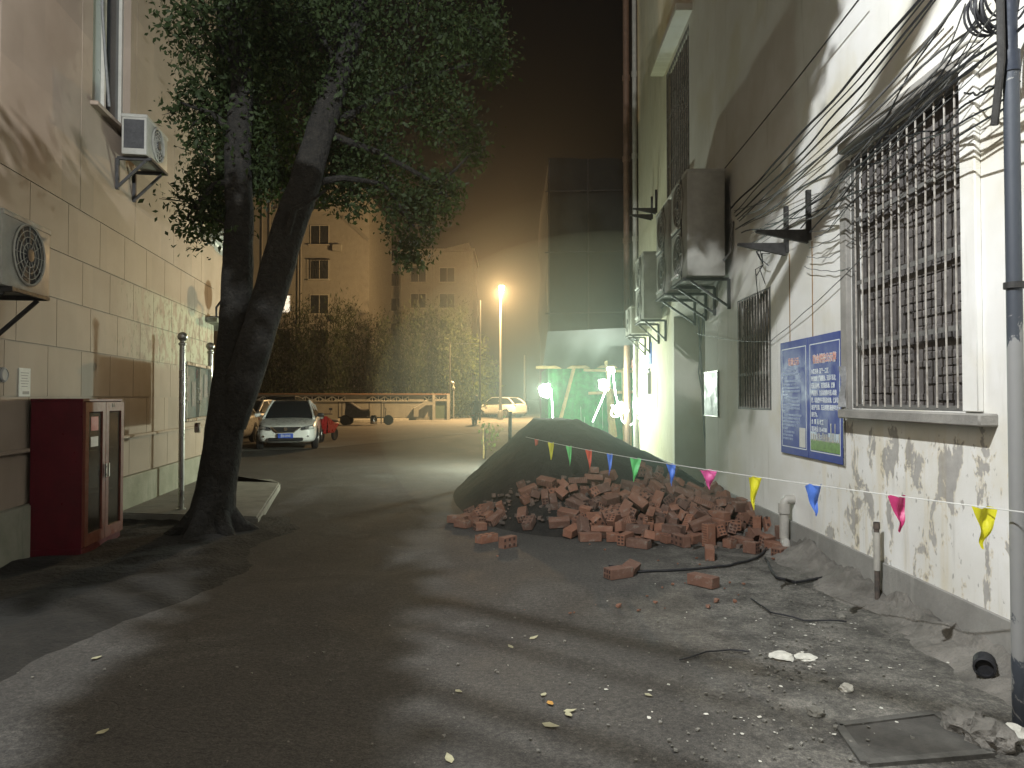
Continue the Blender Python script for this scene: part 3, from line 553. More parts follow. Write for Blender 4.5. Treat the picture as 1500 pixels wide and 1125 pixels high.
# ---------------------------------------------------------------- blue information board, two panels
s1, _ = hitR(1144, 600, .02); s0, _ = hitR(1235, 600, .02)
SB = thingR('information_board', 'blue two panel information board with white Chinese text on right wall', 'sign', (s0 + s1) / 2, 1.56)
M['sign_blue'] = mat('sign_blue', (.03, .05, .25), .5, .12, 2, .04, 3, spec=.18)
M['sign_patch'] = mat('sign_blue_patch', (.025, .035, .2), .3, .1, 2, 0)
HW = (s1 - s0) / 4
M['sign_red'] = mat('sign_title_print', (.62, .2, .12), .45, .05, 5, 0)
for k in (0, 1):
    x = HW * (1 - 2 * k)          # first panel is the far one (reads left in the picture)
    p = MB().box((x, .016, 0), (HW * 2 - .004, .014, 1.15), bevel=.003).build('panel', M['sign_blue'], SB)
    bd = MB(); w2, h2 = HW - .05, .5
    for (a, b) in (((-w2, -h2), (w2, -h2)), ((-w2, h2), (w2, h2)), ((-w2, -h2), (-w2, h2)), ((w2, -h2), (w2, h2))):
        bd.bar((x + a[0], .0236, a[1]), (x + b[0], .0236, b[1]), .0012, .009)
    bd.build('border_line', M['sign_white'], p, smooth=False)
    left = x + HW - .08
    tl = []
    if k == 1:

        text_mesh('宿舍楼院公示牌', .088, M['sign_white'], p, x, .0235, .325, 'title_outline', 'CENTER', .82, .0045)
        text_mesh('宿舍楼院公示牌', .088, M['sign_red'], p, x, .0246, .325, 'title', 'CENTER', .82, .0005)
        lines = ['小区名称: 温馨一二区', '岗位要求: 楼道整洁、无乱堆乱放,', '无乱丢杂物、无乱贴乱画、房前', '屋后整齐、生活垃圾集中送入垃圾', '桶、垃圾桶外不得乱扔垃圾、保证垃', '圾日产日清、无占用消防通道停车现象', '的行为。', '负  责  人: 林工', '联系电话: 135-447088', '监督电话: 6225137']
        zz = .225
        for i, ln in enumerate(lines):
            tl.append(text_mesh(ln, .052, M['sign_white'], None, left + .005, .0236, zz, sx=.7 if len(ln) > 12 else .78, offset=.0012)); zz -= .067
        join_meshes(tl, 'lettering', M['sign_white'], p)
        MB().box((x + .05, .0236, -.29), (.25, .001, .19)).build('cover_patch', M['sign_patch'], p, smooth=False)
        pic = MB().box((x, .0238, -.44), (w2 * 2 - .012, .001, .1)).build('picture', mat('picture_grass', (.16, .3, .07), .35, .4, 30, 0), p, smooth=False)
        MB().box((x, .0236, -.355), (w2 * 2 - .012, .0009, .075)).build('picture_sky', mat('picture_sky', (.5, .58, .66), .35, .25, 6, 0), pic, smooth=False)
        sk = MB()
        for i in range(15):
            hh = random.uniform(.02, .09) if i not in (10, 12) else .17
            sk.box((x + w2 - .03 - i * .042, .0243, -.4 + hh / 2), (random.uniform(.014, .034), .001, hh))
        sk.build('picture_skyline', mat('picture_towers', (.45, .36, .26), .4, .5, 40, 0, col2=(.16, .2, .24)), pic, smooth=False)
    else:
        text_mesh('垃圾公示', .085, M['sign_red'], p, x, .0236, .33, 'title', 'CENTER', .85, .001)
        random.seed(3); zz = .262
        pool = '为加强小区环境卫生管理创建整洁优美的居住环境请各位住户自觉遵守以下规定生活垃圾分类投放不得乱扔保持楼道清洁共同维护公共设施爱护花草树木文明停车'
        for i in range(21):
            n = 20 if i % 4 else 16
            if i % 5 == 2: n = 6
            st = random.randrange(0, 40)
            if i > 16: n = min(n, 12)
            tl.append(text_mesh((pool * 2)[st:st + n], .026, M['sign_white'], None, left + .01 - (.04 if i % 5 == 3 else 0), .0236, zz, sx=.88, offset=.0004)); zz -= .0345
        join_meshes(tl, 'lettering', mat('faded_print', (.3, .36, .5), .5, .05, 5, 0), p)
        MB().box((x - w2 + .1, .0238, -.39), (.15, .0015, .19)).build('sticker', M['paper'], p, smooth=False)
MB().bar((-2 * HW - .004, .014, -.58), (-2 * HW - .004, .014, .62), .014, .014).build('edge_strip', M['steel'], SB, smooth=False)
random.seed(21)
# ================================================================ ground
def asphalt():
    m, nt, b = newmat('worn_asphalt'); co = objco(nt)
    big = noise_node(nt, co, .22, 6, .6); mid = noise_node(nt, co, 1.4, 7, .65, .6); fine = noise_node(nt, co, 60, 4, .7)
    base = ramp(nt, big, [(.35, (.03, .0285, .026)), (.65, (.066, .061, .053))])
    base = mix(nt, mth(nt, 'MULTIPLY', sstep(nt, mid, .52, .66), .55), base, (.085, .08, .07))
    base = mix(nt, mth(nt, 'MULTIPLY', sstep(nt, noise_node(nt, co, 2.6, 8, .7, .8), .58, .72), .5), base, (.022, .021, .02))
    # dusty cement spill towards the right wall
    sx = N(nt, 'ShaderNodeSeparateXYZ'); nt.links.new(co, sx.inputs[0]); x = sx.outputs['X']; y = sx.outputs['Y']
    dm = mth(nt, 'MULTIPLY', sstep(nt, mth(nt, 'ADD', x, mth(nt, 'MULTIPLY', noise_node(nt, co, 1.1, 7, .65), 2.2)), 1.7, 2.9), mth(nt, 'SUBTRACT', 1.0, sstep(nt, y, 6.5, 9)))
    base = mix(nt, mth(nt, 'MULTIPLY', dm, .8), base, ramp(nt, noise_node(nt, co, 3.5, 8, .7), [(.38, (.06, .056, .048)), (.6, (.17, .16, .138))]))
    base = mix(nt, mth(nt, 'MULTIPLY', sstep(nt, noise_node(nt, co, 9, 5, .7), .66, .72), .7), base, (.13, .125, .11))
    vor = N(nt, 'ShaderNodeTexVoronoi', feature='DISTANCE_TO_EDGE'); vor.inputs['Scale'].default_value = .33
    wp = N(nt, 'ShaderNodeVectorMath', operation='ADD'); nz = N(nt, 'ShaderNodeTexNoise'); nz.inputs['Scale'].default_value = 1.6; nz.inputs['Detail'].default_value = 6
    nt.links.new(co, nz.inputs['Vector']); nt.links.new(co, wp.inputs[0]); nt.links.new(nz.outputs['Color'], wp.inputs[1]); nt.links.new(wp.outputs[0], vor.inputs['Vector'])
    cr = mth(nt, 'SUBTRACT', 1.0, sstep(nt, vor.outputs['Distance'], .001, .004))
    base = mix(nt, mth(nt, 'MULTIPLY', cr, mth(nt, 'MULTIPLY', sstep(nt, noise_node(nt, co, .5, 3), .5, .62), .45)), base, (.014, .014, .013))
    base = mix(nt, .8, base, mix(nt, 1.0, base, ramp(nt, mth(nt, 'ADD', mth(nt, 'MULTIPLY', noise_node(nt, co, 110, 3, .75), .5), mth(nt, 'MULTIPLY', noise_node(nt, co, 34, 4, .75), .5)), [(.38, (.35, .35, .35)), (.5, (.95, .95, .95)), (.62, (1.9, 1.87, 1.8))]), 'MULTIPLY'))
    nt.links.new(base, b.inputs['Base Color'])
    nt.links.new(ramp(nt, mid, [(.3, .72), (.7, .95)]), b.inputs['Roughness']); b.inputs['Specular IOR Level'].default_value = .3
    h = mth(nt, 'ADD', mth(nt, 'MULTIPLY', fine, .35), mth(nt, 'MULTIPLY', mid, .9)); h = mth(nt, 'SUBTRACT', h, mth(nt, 'MULTIPLY', cr, .1))
    bump(nt, b, h, .9, .03); return m
M['asphalt'] = asphalt()
def gf(x, y):
    return .02 * noise.noise(V((x * .7, y * .7, 3))) * min(1, max(0, (9 - abs(y - 4)) / 6))
vs, fs = [], []
xs = [-400, -150, -60, -25, -12] + [-8 + .4 * i for i in range(29)] + [5, 12, 40, 120, 400]
ys = [-200, -60, -20, -8] + [-4 + .4 * i for i in range(46)] + [16, 20, 30, 45, 60, 90, 150, 300, 700]
for x in xs:
    for y in ys: vs.append((x, y, gf(x, y) if -8 <= x <= 4 and -4 <= y <= 14 else 0))
for i in range(len(xs) - 1):
    for j in range(len(ys) - 1):
        a = i * len(ys) + j; fs.append((a, a + len(ys), a + len(ys) + 1, a + 1))
g = raw_mesh('ground', vs, fs, M['asphalt'], smooth=True); g['kind'] = 'structure'
# raised concrete pavement beyond the tree, along the beige building
p1, p2, p3, p4 = gnd(188, 755, .12), gnd(378, 757, .12), gnd(420, 702, .12), gnd(345, 700, .12)
e1 = onL(9.05, 0, .05); e2 = onL(14.2, 0, .05)
pv = [(e1.x, e1.y, 0), (p2.x, p2.y, 0), (p3.x + .05, p3.y - .5, 0), (p3.x - .25, p3.y, 0), (p3.x - 3.2, p3.y + .15, 0), (e2.x, e2.y - .2, 0)]
mb = MB().prism([(a, b, -.05) for a, b, c in pv], (0, 0, .17))
bmesh.ops.bevel(mb.bm, geom=[e for e in mb.bm.edges if all(v.co.z > .1 for v in e.verts)], offset=.02, segments=2, affect='EDGES')
mb.build('sidewalk', M['concrete'], None, kind='structure')
# dark earth round the tree and along the wall foot
def soil_f(u, v):
    s = -3 + 12.1 * v; o = .0 + (1.25 + .35 * noise.noise(V((0, s * .8, 1))) + (1.2 if s > 6 else 1.2 * max(0, (s - 3) / 3))) * u
    p = onL(s, 0, o); e = min(1, (1 - u) * 4)
    return (p.x, p.y, -.03 + e * (.075 + .035 * noise.noise(V((p.x * 2.5, p.y * 2.5, 0))) + .02 * noise.noise(V((p.x * 7, p.y * 7, 4)))))
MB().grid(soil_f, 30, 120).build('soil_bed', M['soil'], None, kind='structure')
# mortar spilled against the right wall foot
def mort_f(u, v):
    s = 3.0 + 5.2 * v; wv = .34 + .22 * noise.noise(V((s * 1.1, 2, 0))) + .12 * noise.noise(V((s * 3, 7, 0)))
    hv = .16 + .1 * noise.noise(V((s * 1.4, 5, 0)))
    o = .024 + wv * u; z = hv * (1 - u) ** 1.4 * (1 + .4 * noise.noise(V((s * 4, u * 3, 1))) + .25 * noise.noise(V((s * 11, u * 6, 3)))) + .012 * noise.noise(V((s * 17, u * 9, 2))) - .02
    p = onR(s, z, o); return p
M['mortar'] = mat('dirty_mortar', (.2, .185, .16), .95, .5, 3, .9, 26, col2=(.09, .083, .07), bdist=.03)
MB().grid(mort_f, 26, 220).build('mortar_bank', M['mortar'], None, kind='structure')

# ---------------------------------------------------------------- sand heap and bricks
def hm(x, y):
    u = x - .65; v = y - 12.2
    r = hypot(u / (1.65 if u < 0 else 3.0), v / (4.3 if v < 0 else 2.5))
    return max(0, 1.22 * min(1, (1 - r) * 1.2))
def mound(u, v):
    x = -1.7 + 4.55 * u; y = 7.3 + 8.0 * v; h = hm(x, y); k = min(1, h * 4)
    return (x, y, h - .03 + k * (.07 * noise.noise(V((x * 1.3, y * 1.3, 0))) + .035 * noise.noise(V((x * 4, y * 4, 2))) + .015 * noise.noise(V((x * 11, y * 11, 5)))))
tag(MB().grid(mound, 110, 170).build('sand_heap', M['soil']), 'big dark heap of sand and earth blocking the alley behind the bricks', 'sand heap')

random.seed(31); mb = MB()
for i in range(420):
    x = random.uniform(-.75, 2.75); y = 8.75 - (x + .55) * .5 + abs(random.gauss(0, .75)); 
    if y > 9.5: continue
    r = random.uniform(.012, .05); z = hm(x, y); n = random.randint(4, 6); a0 = random.uniform(0, 6.28)
    mb.prism([(x + r * random.uniform(.6, 1) * cos(a0 + k * 2 * pi / n), y + r * random.uniform(.6, 1) * sin(a0 + k * 2 * pi / n), z - .01 + random.uniform(0, r * .3)) for k in range(n)], (random.uniform(-.3, .3) * r, random.uniform(-.3, .3) * r, r * random.uniform(.5, 1.1)))
o = mb.build('brick_rubble', mat('rubble_mix', (.15, .1, .075), .95, .5, 6, .6, 30, col2=(.07, .062, .052)), smooth=False, kind='stuff'); tag(o, 'broken brick and mortar crumbs filling the gaps of the brick heap', 'rubble')
def brick_mat(name, a, b_):
    m, nt, b = newmat(name); co = objco(nt)
    oi = N(nt, 'ShaderNodeObjectInfo')
    base = ramp(nt, noise_node(nt, co, 9, 5, .65), [(.3, a), (.7, b_)])
    base = mix(nt, oi.outputs['Random'], mix(nt, 1.0, base, (.98, .9, .84), 'MULTIPLY'), mix(nt, 1.0, base, (.5, .58, .66), 'MULTIPLY'))
    dust = sstep(nt, noise_node(nt, co, 14, 6, .7), .52, .72)
    base = mix(nt, mth(nt, 'MULTIPLY', dust, .7), base, (.2, .175, .145))
    nt.links.new(base, b.inputs['Base Color']); b.inputs['Roughness'].default_value = .92
    bump(nt, b, noise_node(nt, co, 55, 5, .7), .5, .006); return m
M['brick'] = brick_mat('clay_brick', (.17, .078, .047), (.25, .125, .078))
M['brick_dark'] = mat('brick_hole', (.05, .025, .018), .95, .3, 12, 0)
def brick_mesh(kind):
    mb = MB().box((0, 0, 0), (.24, .115, .088), bevel=.004)
    if kind:
        dm = MB()
        for e in (-1, 1):
            for i in range(3):
                for j in range(2):
                    if kind == 1: dm.box((e * .1202, -.034 + .034 * i, -.02 + .04 * j), (.0012, .02, .026))
                    else: dm.box((-.085 + .085 * i + .02 * e, -.03 + .06 * j, e * .0442), (.036, .028, .0012))
        if kind == 1:
            for k in range(9): dm.box((-.1 + .025 * k, .0577, 0), (.004, .0008, .07))
    o = mb.build('brick_shape', M['brick']); me = o.data; bpy.data.objects.remove(o)
    if kind:
        o = dm.build('holes', M['brick_dark'], smooth=False); bm = bmesh.new(); bm.from_mesh(me); n = len(bm.faces); bm.from_mesh(o.data)
        bm.faces.ensure_lookup_table()
        for f in bm.faces[n:]: f.material_index = 1
        bm.to_mesh(me); bm.free(); me.materials.append(M['brick_dark']); bpy.data.objects.remove(o)
    return me
BM = [brick_mesh(0), brick_mesh(1), brick_mesh(2)]
BR_LABEL = 'reddish clay brick lying tumbled in the heap in front of the sand'
for i, b in enumerate([q for q in BRICKS if q[0] > -.62 - .1 * (q[1] - 8) and not (q[0] < 1.7 and q[1] > 9.35) and not (q[2] > .66 and q[0] < 1.9)]):
    o = bpy.data.objects.new('brick', BM[(i * 7) % 3]); COL.objects.link(o); o.location = b[:3]; o.rotation_euler = b[3:]; hf = (1, 1, .58, 1, .8, 1, 1, .45, 1)[(i * 5) % 9]; o.scale = (hf, 1, 1)
    tag(o, BR_LABEL, 'brick', 'bricks in the tumbled heap')
for (px, py, rz, lab) in ((906, 839, .5, 'loose brick lying flat in front of heap beside black hose, left of the pair'), (924, 833, 1.15, 'loose brick tipped beside black hose, right of the pair'), (1030, 851, 2.3, 'single loose brick lying alone on asphalt right of the pair')):
    p = gnd(px, py, .045); o = bpy.data.objects.new('brick', BM[0 if px != 906 else 1]); COL.objects.link(o)
    o.location = (p.x, p.y, .05); o.rotation_euler = (.3 if px == 924 else 0.02, 0, rz); tag(o, lab, 'brick')

# ---------------------------------------------------------------- sapling with stakes
M['leaf_y'] = None

# ---------------------------------------------------------------- bunting
A = at(1512, 752, 3.25); B = at(770, 640, 11.2)
def bunt(t):
    p = A.lerp(B, t); p.z -= .42 * 4 * t * (1 - t) * .12; return p
def bunt_t(px):
    lo, hi = 0.0, 1.0
    for _ in range(40):
        m = (lo + hi) / 2; p = bunt(m); x = CX + F * p.x / p.y
        if x > px: lo = m
        else: hi = m
    return lo
BT = thing('bunting', 'string of coloured plastic pennants stretched from grey pole to sand heap', 'bunting', (0, 0, 0))
MB().tube([bunt(i / 40) for i in range(41)], .0035, 5).build('string', mat('white_string', (.65, .65, .6), .7), BT)
def fm(n, c):
    m, nt, b = newmat(n); b.inputs['Base Color'].default_value = (*c, 1); b.inputs['Roughness'].default_value = .4
    b.inputs['Transmission Weight'].default_value = 0.0
    tr = N(nt, 'ShaderNodeBsdfTranslucent'); tr.inputs['Color'].default_value = (*c, 1); mx = N(nt, 'ShaderNodeMixShader'); mx.inputs[0].default_value = .35
    out = [q for q in nt.nodes if q.type == 'OUTPUT_MATERIAL'][0]
    nt.links.new(b.outputs[0], mx.inputs[1]); nt.links.new(tr.outputs[0], mx.inputs[2]); nt.links.new(mx.outputs[0], out.inputs[0]); return m
FC = {'yellow': fm('flag_yellow', (.75, .7, .03)), 'pink': fm('flag_pink', (.75, .12, .35)), 'blue': fm('flag_blue', (.1, .22, .7)), 'green': fm('flag_green', (.15, .6, .2)), 'red': fm('flag_red', (.6, .1, .06)), 'crimson': fm('flag_crimson', (.62, .06, .2))}
for (px, col, w, h, tw) in ((1440, 'yellow', .125, .2, .1), (1313, 'crimson', .115, .2, .5), (1190, 'blue', .12, .2, .3), (1105, 'yellow', .105, .24, .2), (1037, 'pink', .15, .16, .3), (982, 'blue', .1, .2, .7), (931, 'green', .12, .24, .2), (893, 'blue', .08, .24, 1.0), (862, 'red', .09, .24, .8), (833, 'green', .09, .26, 1.0), (807, 'yellow', .1, .27, .9), (786, 'red', .07, .26, 1.1)):
    p = bunt(bunt_t(px)); d = (B - A).normalized()
    vs, fs = [], []; nU, nV = 6, 10
    sd = px * .013
    # pennants hang a little turned towards the camera
    ax = V((cos(tw * .5), sin(tw * .35), 0)) ; 
    for j in range(nV + 1):
        v = j / nV
        for i in range(nU + 1):
            u = i / nU - .5
            ww = w * (1 - v * .97)
            q = p + ax * (u * ww + tw * .05 * w * sin(v * 4)) + V((0, 0, -h * v))
            q += V((0, 1, 0)) * (.018 * sin(v * 9 + sd) * v + .012 * sin(u * 7 + v * 5 + sd)) + V((.02 * v * sin(sd * 3), 0, .006 * sin(u * 9 + sd)))
            vs.append(q)
    for j in range(nV):
        for i in range(nU): a = j * (nU + 1) + i; fs.append((a, a + 1, a + nU + 2, a + nU + 1))
    o = raw_mesh('pennant', vs, fs, FC[col], BT, True); o['label'] = col + ' pennant'

# ---------------------------------------------------------------- pipes at the right wall foot
s, z = hitR(1150, 735, .09)
t = thingR('waste_pipe', 'thick grey plastic waste pipe with elbow on top and trap below, on right wall', 'pipe', s, 0, .1)
z1 = hitR(1150, 735, .1)[1]; z0 = hitR(1160, 812, .1)[1]
mb = MB(); r = .046
mb.tube([(0, -.1, z1 + .02), (0, -.02, z1 + .02), (0, .0, z1 - .01), (0, 0, z1 - .06), (0, 0, z0 + .12)], r, 16)
mb.lathe([(r * 1.25, -.05), (r * 1.25, .05)], (0, 0, z1 - .07), 'z', 16)
mb.build('pipe', M['pvc'], t)
mb = MB()
mb.tube([(0, 0, z0 + .14), (0, 0, z0 + .03), (-.03, .01, z0 - .02), (-.08, .02, z0), (-.09, .02, z0 + .08), (-.1, .02, z0 + .1), (-.14, .03, z0 + .07), (-.15, .03, z0 - .06)], .04, 14)
mb.lathe([(.05, -.03), (.05, .03)], (-.15, .03, z0 - .03), 'z', 14)
mb.build('trap', M['pvc'], t)
s, zt = hitR(1284, 765, .08); 
t = thingR('vent_pipe', 'thin upright grey pipe with lighter sleeve rising from mortar at wall foot', 'pipe', s, 0, .08)
MB().tube([(0, 0, 0), (0, 0, zt)], .019, 12).lathe([(.024, 0), (.024, .05)], (0, 0, zt - .05), 'z', 12).build('pipe', M['rust_metal'], t)
MB().tube([(0, 0, zt * .42), (0, 0, zt * .88)], .0235, 12).build('sleeve', M['pvc'], t)
s, z = hitR(1445, 1016, .2)
t = thingR('drain_outlet', 'black corrugated drain pipe end poking out of mortar near grey pole', 'pipe', s + .06, .1, .17)
t.rotation_euler = (.0, 0, RROT + 1.0)
mb = MB(); 
mb.lathe([(.05 + (.005 if i % 2 else 0), .02 + i * .014) for i in range(10)] + [(.044, .15), (.043, .125), (.001, .125)], axis='y', seg=20)
mb.build('pipe', M['black_rubber'], t)
# grey pole at the right frame edge
p = gnd(1495, 1062); 
t = thing('steel_pole', 'grey steel pole with flaking white paint standing at the right wall', 'pole', (p.x, p.y, -.02))
m, nt, b = newmat('flaking_pole'); co = objco(nt); sx = N(nt, 'ShaderNodeSeparateXYZ'); nt.links.new(co, sx.inputs[0])
pn = noise_node(nt, co, 5, 8, .7, .6); th = mth(nt, 'ADD', pn, mth(nt, 'MULTIPLY', sstep(nt, sx.outputs['Z'], .05, .7), .16))
zz = mth(nt, 'SUBTRACT', th, mth(nt, 'MULTIPLY', sstep(nt, sx.outputs['Z'], 1.5, 2.3), .3))
nt.links.new(mix(nt, sstep(nt, zz, .5, .53), (.04, .047, .058), (.22, .22, .21)), b.inputs['Base Color']); b.inputs['Roughness'].default_value = .6
bump(nt, b, zz, .4, .01)
MB().tube([(0, 0, 0), (0, 0, 1), (0, 0, 2), (0, 0, 3.2)], .034, 20).build('shaft', m, t)
MB().tube([(0, 0, 3.2), (0, 0, 5.2)], .03, 16).lathe([(.04, -.05), (.04, .05)], (0, 0, 3.2), 'z', 16).build('upper_shaft', mat('blue_grey_pole', (.018, .024, .038), .55), t)
mb = MB()
mb.tube([(-.05, 0, 3.9), (-.06, -.02, 3.2), (-.07, .02, 2.9)], .018, 8); mb.build('conduit', M['dark_metal'], t)
MB().lathe([(.045, 0), (.045, .03)], (0, 0, 2.1), 'z', 18).build('clamp', M['dark_metal'], t)
POLE = V((p.x, p.y, 0))

# ---------------------------------------------------------------- overhead cables on the right wall
def cable(p, q, sag, r, m, label, group=None, wob=0.0):
    pts = []
    p = V(p); q = V(q); n = 22; sd = random.uniform(0, 50)
    for i in range(n + 1):
        t = i / n; c = p.lerp(q, t); c.z -= sag * 4 * t * (1 - t)
        if wob: c += V((wob * noise.noise(V((t * 5, sd, 0))), wob * noise.noise(V((t * 5, sd, 9))), wob * noise.noise(V((t * 5, sd, 4)))))
        pts.append(c)
    o = MB().tube(pts, r, 6).build('overhead_cable', m)
    return tag(o, label, 'cable', group)
def RP(px, py, o): s, z = hitR(px, py, o); return onR(s, z, o)
BK, GK = M['black_rubber'], M['grey_cable']
cable(RP(1262, -6, .12), RP(1062, 246, .1), .02, .007, BK, 'single straight thin cable running alone up the dim right wall, farthest from window')
CG = 'tangled cables along the right wall'; CLAB = 'dark cable in the tangled bundle running slanted across the right wall above the barred window'
for i in range(4):
    cable(RP(1352 + i * 9, -8, .2), RP(1072 + i * 3, 305 + i * 6, .12), .03 + .02 * i, random.choice([.006, .009, .011]), BK, CLAB, CG, .03)
for i in range(17):
    a = RP(random.uniform(1405, 1520), random.uniform(-25, 75), random.uniform(.12, .42)); b = random.choice([(1078, 318), (1084, 340), (1100, 352), (1180, 345), (1190, 350), (1235, 245), (1215, 300), (1160, 330)])
    cable(a, RP(b[0] + random.uniform(-12, 12), b[1] + random.uniform(-12, 12), random.uniform(.06, .25)), random.uniform(.0, .2), random.choice([.0028, .0035, .0045, .006, .008]), random.choice([BK, BK, GK]), CLAB, CG, .06)
for (a, b, sg) in (((1488, 95), (1415, 135), .06), ((1490, 120), (1250, 248), .05), ((1486, 92), (1300, 200), .12), ((1490, 150), (1120, 330), .1)):
    cable(RP(*a, .25), RP(*b, .08), sg, .006, BK, CLAB, CG, .06)
for (a, b, sg, lab) in (((1186, 362), (1252, 322), .05, 'short sagging wire from empty bracket to left edge of barred window, upper'), ((1182, 376), (1252, 352), .06, 'short sagging wire from empty bracket to left edge of barred window, middle'), ((1178, 390), (1245, 392), .04, 'nearly level short wire left of barred window, lowest'),
                        ((1300, 330), (1128, 502), .05, 'thin pale wire crossing the barred window down to top of blue board'), ((1018, 486), (1130, 500), .05, 'thin white wire sagging across wall above pale notice panel')):
    cable(RP(*a, .06), RP(*b, .03), sg, .004, GK, lab, None, .02)
for k, (off, r) in enumerate(((0, .021), (.16, .012), (.42, .018), (.55, .01), (1.15, .013))):
    cable((-4.05, 4.35 - off, 4.95 - .03 * k), (2.7, -.4 - off * .7, 4.75 - .02 * k), .12, r, BK, 'black cable bundle crossing the alley overhead from wall to wall', 'cables crossing the alley overhead', .02)
t = thing('cable_coil', 'coil of spare black cable hanging at top of grey pole', 'cable coil', RP(1455, 8, .3))
mb = MB(); random.seed(8)
for k in range(11):
    rr = random.uniform(.085, .135); ax = random.uniform(-.35, .35); off = V((random.uniform(-.03, .03), random.uniform(-.04, .04), random.uniform(-.03, .03)))
    mb.tube([off + V((rr * cos(a * pi / 12) * .9, rr * cos(a * pi / 12) * ax, rr * 1.1 * sin(a * pi / 12))) for a in range(25)], .0065, 5, False)
mb.build('loops', BK, t)
MB().tube([(0, 0, .1), (.1, -.2, .25), tuple(POLE + V((0, 0, 3.9)) - V(t.location))], .008, 6).build('tie', BK, t)
t = thing('cable_tangle', 'bunch of loose cable ends fanned out on wall above small barred window', 'cable tangle', RP(1118, 388, .06))
mb = MB()
for k in range(9):
    a = random.uniform(0, 6.28); L = random.uniform(.15, .4)
    mb.tube([(0, 0, 0), tuple(RD * L * .5 * cos(a) + V((0, 0, L * .5 * sin(a) + .05)) + RN * .05), tuple(RD * L * cos(a) + V((0, 0, L * sin(a) - .03)))], .005, 5)
mb.build('wire_ends', BK, t)
def gcable(pts, r, lab, name='hose'):
    P = [gnd(a, b) for a, b in pts]; out = []
    for i in range(len(P) - 1):
        for k in range(6):
            t = k / 6; p = P[i].lerp(P[i + 1], t); p.z = r + .01 + .008 * noise.noise(p * 6); p.x += .015 * noise.noise(p * 4); out.append(p)
    out.append(P[-1] + V((0, 0, r + .01)))
    return tag(MB().tube(out, r, 8).build(name, M['black_rubber']), lab, name)
gcable([(893, 832), (935, 841), (1000, 838), (1065, 832), (1110, 820), (1128, 800)], .011, 'black hose lying along front foot of the brick heap')
gcable([(1122, 822), (1136, 850), (1165, 857), (1205, 850)], .012, 'short black hose curled on mortar below grey waste pipe')
gcable([(995, 970), (1035, 958), (1070, 955), (1098, 958)], .005, 'thin bent wire lying on the asphalt in the middle foreground', 'wire')
gcable([(1100, 880), (1130, 900), (1180, 912), (1240, 914)], .006, 'thin dark wire lying in dust beside the right wall', 'wire')

# ---------------------------------------------------------------- concrete hatch, rubble, leaves
q = [gnd(1228, 1066), gnd(1370, 1048), gnd(1452, 1106), gnd(1268, 1122)]
M['hatch_rim'] = mat('hatch_rim', (.1, .095, .082), .95, .45, 9, .6, 40)
t = thing('inspection_hatch', 'rectangular concrete inspection hatch with raised rim in the right foreground', 'hatch', tuple(sum(q, V()) / 4))
ql = [a - V(t.location) for a in q]
for i in range(4):
    MB().bar(ql[i] + V((0, 0, .004)), ql[(i + 1) % 4] + V((0, 0, .004)), .04, .03)  .build('rim', M['hatch_rim'], t, smooth=False)
MB().prism([(a * .93) + V((0, 0, -.02)) for a in ql], (0, 0, .03)).build('lid', mat('hatch_lid', (.075, .07, .06), .95, .4, 8, .8, 40), t, smooth=False)
def chip(mb, p, r, flat=.25):
    n = random.randint(4, 6); a0 = random.uniform(0, 6.28); h = r * flat
    pts = [(p.x + r * random.uniform(.5, 1) * cos(a0 + k * 2 * pi / n), p.y + r * random.uniform(.5, 1) * sin(a0 + k * 2 * pi / n), p.z + random.uniform(0, h)) for k in range(n)]
    mb.prism(pts, (random.uniform(-.2, .2) * r, random.uniform(-.2, .2) * r, h))
random.seed(77)
for (nm, mm, cnt, r0, r1, fl, lab) in (('plaster_flakes', M['flake'], 150, .003, .016, .12, 'white plaster flakes scattered on the ground along the right wall'),
                                  ('gravel', M['stone'], 600, .003, .014, .6, 'small grey stones and grit scattered on the asphalt'),
                                  ('brick_crumbs', M['brick'], 34, .008, .03, .6, 'red brick crumbs around the brick heap')):
    mb = MB()
    for i in range(cnt):
        if nm == 'brick_crumbs': p = gnd(random.gauss(960, 130), random.uniform(790, 900))
        else:
            c = random.choice([(1130, 970, 60, 22), (1190, 965, 50, 30), (1260, 1020, 110, 50), (1140, 880, 90, 40), (900, 950, 160, 90), (1090, 1060, 100, 40), (1200, 900, 60, 30)] + ([(450, 960, 260, 90)] if nm == 'gravel' else []))
            p = gnd(min(1440, random.gauss(c[0], c[2])), min(1119, max(800, random.gauss(c[1], c[3]))))
        if p.x > 2.6: p.x = random.uniform(1.8, 2.5)
        p.z = gf(p.x, p.y) + .003; chip(mb, p, random.uniform(r0, r1) * random.choice([1, 1, .6]), fl)
    o = mb.build(nm, mm, smooth=False, kind='stuff'); tag(o, lab, 'debris')
